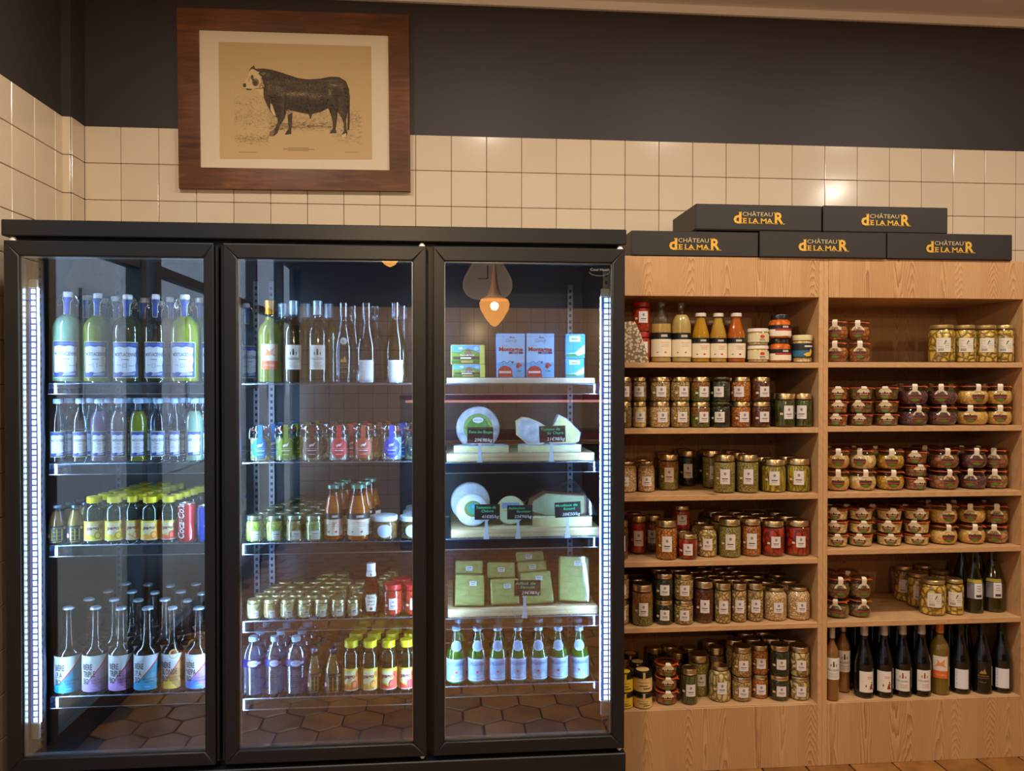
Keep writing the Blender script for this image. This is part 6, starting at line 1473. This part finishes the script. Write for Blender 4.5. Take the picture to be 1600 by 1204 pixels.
z4, x4, r4 = slab('cheese_half', 'flat half of creamy cheese at the right end of third board', 832, 925, 807.5, '3C', -.565, (PASTE, PASTE))
wo = wedge('cheese_wedge', 'cream cheese block with brown rind in clear wrap behind the right sign', [(-50, 8), (-44, 24), (-22, 36), (8, 33), (42, 31), (43, 4), (36, 0), (-22, 0)], 874, -.540, z4 + .0008, .06, (PASTE, BRIND))
def film(o, pts, y0, y1, s):
    m = MB(); q = [(a * s, b * s) for a, b in pts]; n = len(q); vs = []
    for j, yy in enumerate((y0, (y0 + y1) / 2 - .01, y1)):
        k = (1.0, 1.06, .97)[j]; vs += [(x * k + .002 * sin(i * 2.1 + j), yy + .004 * sin(i * 1.7), z * k) for i, (x, z) in enumerate(q)]
    fs = [(j * n + i, j * n + (i + 1) % n, (j + 1) * n + (i + 1) % n, (j + 1) * n + i) for j in range(2) for i in range(n)] + [tuple(range(n)), tuple(range(3 * n - 1, 2 * n - 1, -1))]
    m.add(vs, fs, FILM); part('plastic_film', m, o, smooth=70)
film(wo, [(-56, 22), (-30, 40), (-2, 45), (18, 54), (34, 48), (46, 30), (58, 8), (60, .5), (-24, .5), (-52, 8)], -.006, .075, .00225)
# fourth board: vacuum packs leaning back
LEAN = .55
def vac(label, px0, px1, yt, yb, y, z, roll=0.0, key='3D', lean=LEAN, stick=(.1, .3)):
    s = SCL(XZ((px0 + px1) / 2, y, z), y); w = (px1 - px0) * s; h = (yb - yt) * s / cos(lean)
    o = thing('cheese_pack', label, 'cheese', (XZ((px0 + px1) / 2, y, z), y, z), 0, 'vacuum-packed cheeses', rx=-lean, ry=roll)
    part('cheese', MB().box(-w / 2, w / 2, 0, .022, .004, h, rind((190, 186, 90), (206, 202, 116)), .004), o)
    m = MB(); f = .007; a, b = -w / 2 - f, w / 2 + f; N = 6; vs = []
    for yy, g in ((-.0015, 0), (.011, f), (.0235, 0)):
        for (x, zz) in ((-w / 2 - g - .001, .002), (w / 2 + g + .001, .002), (w / 2 + g + .001, h + g + .002), (-w / 2 - g - .001, h + g + .002)): vs.append((x, yy, zz))
    fs = [(0, 1, 2, 3), (11, 10, 9, 8)] + [(4 * j + i, 4 * j + 4 + i, 4 * j + 4 + (i + 1) % 4, 4 * j + (i + 1) % 4) for j in range(2) for i in range(4)]
    part('plastic_film', m.add(vs, fs, FILM), o, smooth=60)
    p = Print().rect(-.0125, -.008, .0125, .008, plain((196, 206, 214), .5), 0).rect(-.009, .002, .009, .005, GREYI, 1).rect(-.008, -.004, .006, -.002, GREYI, 1); m = MB(); p.put(m, face(w * stick[0], -.002, h * (1 - stick[1]))); part('sticker', m, o, smooth=0)
zb = BTOP['3D'] + .0075
vac('vacuum-packed cheese slice at far left, in front', 711, 757, 905, 948, -.570, zb, .04)
vac('vacuum-packed cheese slice at far left, behind and above another', 711, 755, 886, 944, -.530, zb, .02, stick=(.0, .2))
vac('vacuum-packed cheese slice left of the chalk sign, in front', 768, 812, 910, 946, -.568, zb, -.02)
vac('vacuum-packed cheese slice left of the chalk sign, behind', 762, 806, 888, 942, -.525, zb, .03, stick=(.0, .2))
vac('vacuum-packed cheese slice behind the chalk sign, in front', 818, 866, 898, 942, -.565, zb, -.06, stick=(.1, .22))
vac('vacuum-packed cheese slice behind the chalk sign, middle layer', 814, 860, 888, 942, -.525, zb, -.04, stick=(.0, .15))
vac('vacuum-packed cheese slice behind the chalk sign, rearmost and highest', 811, 855, 878, 942, -.487, zb, -.02, stick=(-.05, .12))
vac('large vacuum-packed cheese slice at the right end, tilted', 873, 920, 877, 943, -.555, zb, .07, stick=(.12, .15), lean=.35)
# chalk signs on white clips
CH = plain((26, 22, 22), .5); CG = plain((80, 214, 150), .6); CW = plain((222, 226, 230), .6)
def sign(px0, px1, y0, y1, key, cpx, lines, price, label, tilt=0.0):
    Y = -.605; a, b = P(px0, (y0 + y1) / 2, Y)[0], P(px1, (y0 + y1) / 2, Y)[0]; zt, zb_ = P((px0 + px1) / 2, y0, Y)[1], P((px0 + px1) / 2, y1, Y)[1]; w, h = b - a, zt - zb_
    cx = P(cpx, y1, Y)[0]; zbrd = SH[key] + .0006
    o = thing('price_sign', label, 'sign', (cx, Y, zb_ - .004)); dx = (a + b) / 2 - cx
    m = MB().box(-w / 2, w / 2, 0, .0015, 0, h, CH); p = Print(); n = len(lines)
    for i, (tx, u, ww) in enumerate(lines): p.text(tx, u * w, h * (.72 - .24 * i if n > 1 else .62), h * .17, CG, 1, w=ww * w, slant=.15, bold=.012)
    p.text(price, w * .12, h * .10, h * .20, CW, 1, w=w * .68, slant=.2, bold=.012); p.put(m, face(0, 0, 0))
    s = part('sign_board', m, o, (dx, 0, .004), smooth=0); s.rotation_euler = (0, -tilt, 0)
    lo = zbrd + .001 - (zb_ - .004)
    c = MB().add([(-.010, -.001, lo), (.010, -.001, lo), (.006, -.001, lo + .022), (.0045, -.001, .002), (-.0045, -.001, .002), (-.006, -.001, lo + .022), (-.010, .004, lo), (.010, .004, lo), (.006, .004, lo + .022), (.0045, .004, .002), (-.0045, .004, .002), (-.006, .004, lo + .022)],
                [(0, 1, 2, 3, 4, 5), (11, 10, 9, 8, 7, 6)] + [(i, i + 6, (i + 1) % 6 + 6, (i + 1) % 6) for i in range(6)], plain((196, 214, 230), .3))
    c.box(-.008, .008, -.002, .004, .0, .004, plain((196, 214, 230), .3)); c.box(-.005, .005, .004, .0275, lo + .008, lo + .012, plain((196, 214, 230), .3))
    part('clip', c, o)
sign(730, 770.5, 667, 692, '3B', 749.5, (('Tome des Bauges', 0, .92),), '29€98/kg', 'black chalk price sign reading Tome des Bauges 29€98/kg', -.01)
sign(843, 884, 665, 690.5, '3B', 861.5, (('Tomme de', -.08, .74), ('St Ours', .1, .62)), '21€98/kg', 'black chalk price sign reading Tomme de St Ours 21€98/kg', .03)
sign(741.5, 781, 787.5, 811.5, '3C', 760, (('Tommette de', -.06, .78), ('Chèvre', 0, .48)), '41€85/kg', 'black chalk price sign reading Tommette de Chèvre 41€85/kg', .0)
sign(792.5, 832, 789, 811, '3C', 809.5, (('Reblochon', -.12, .62), ('fermier', .15, .56)), '22€90/kg', 'black chalk price sign reading Reblochon fermier 22€90/kg', .0)
sign(867.5, 908, 784, 807.5, '3C', 887, (('Moelleux du', -.05, .84), ('Revard', .05, .42)), '38€50/kg', 'black chalk price sign reading Moelleux du Revard 38€50/kg', .05)
sign(803.5, 844.5, 906, 930.5, '3D', 820, (('Affiné de', -.08, .76), ('Savoie', .0, .56)), '29€98/kg', 'black chalk price sign reading Affiné de Savoie 29€98/kg', -.01)

rear_rows()
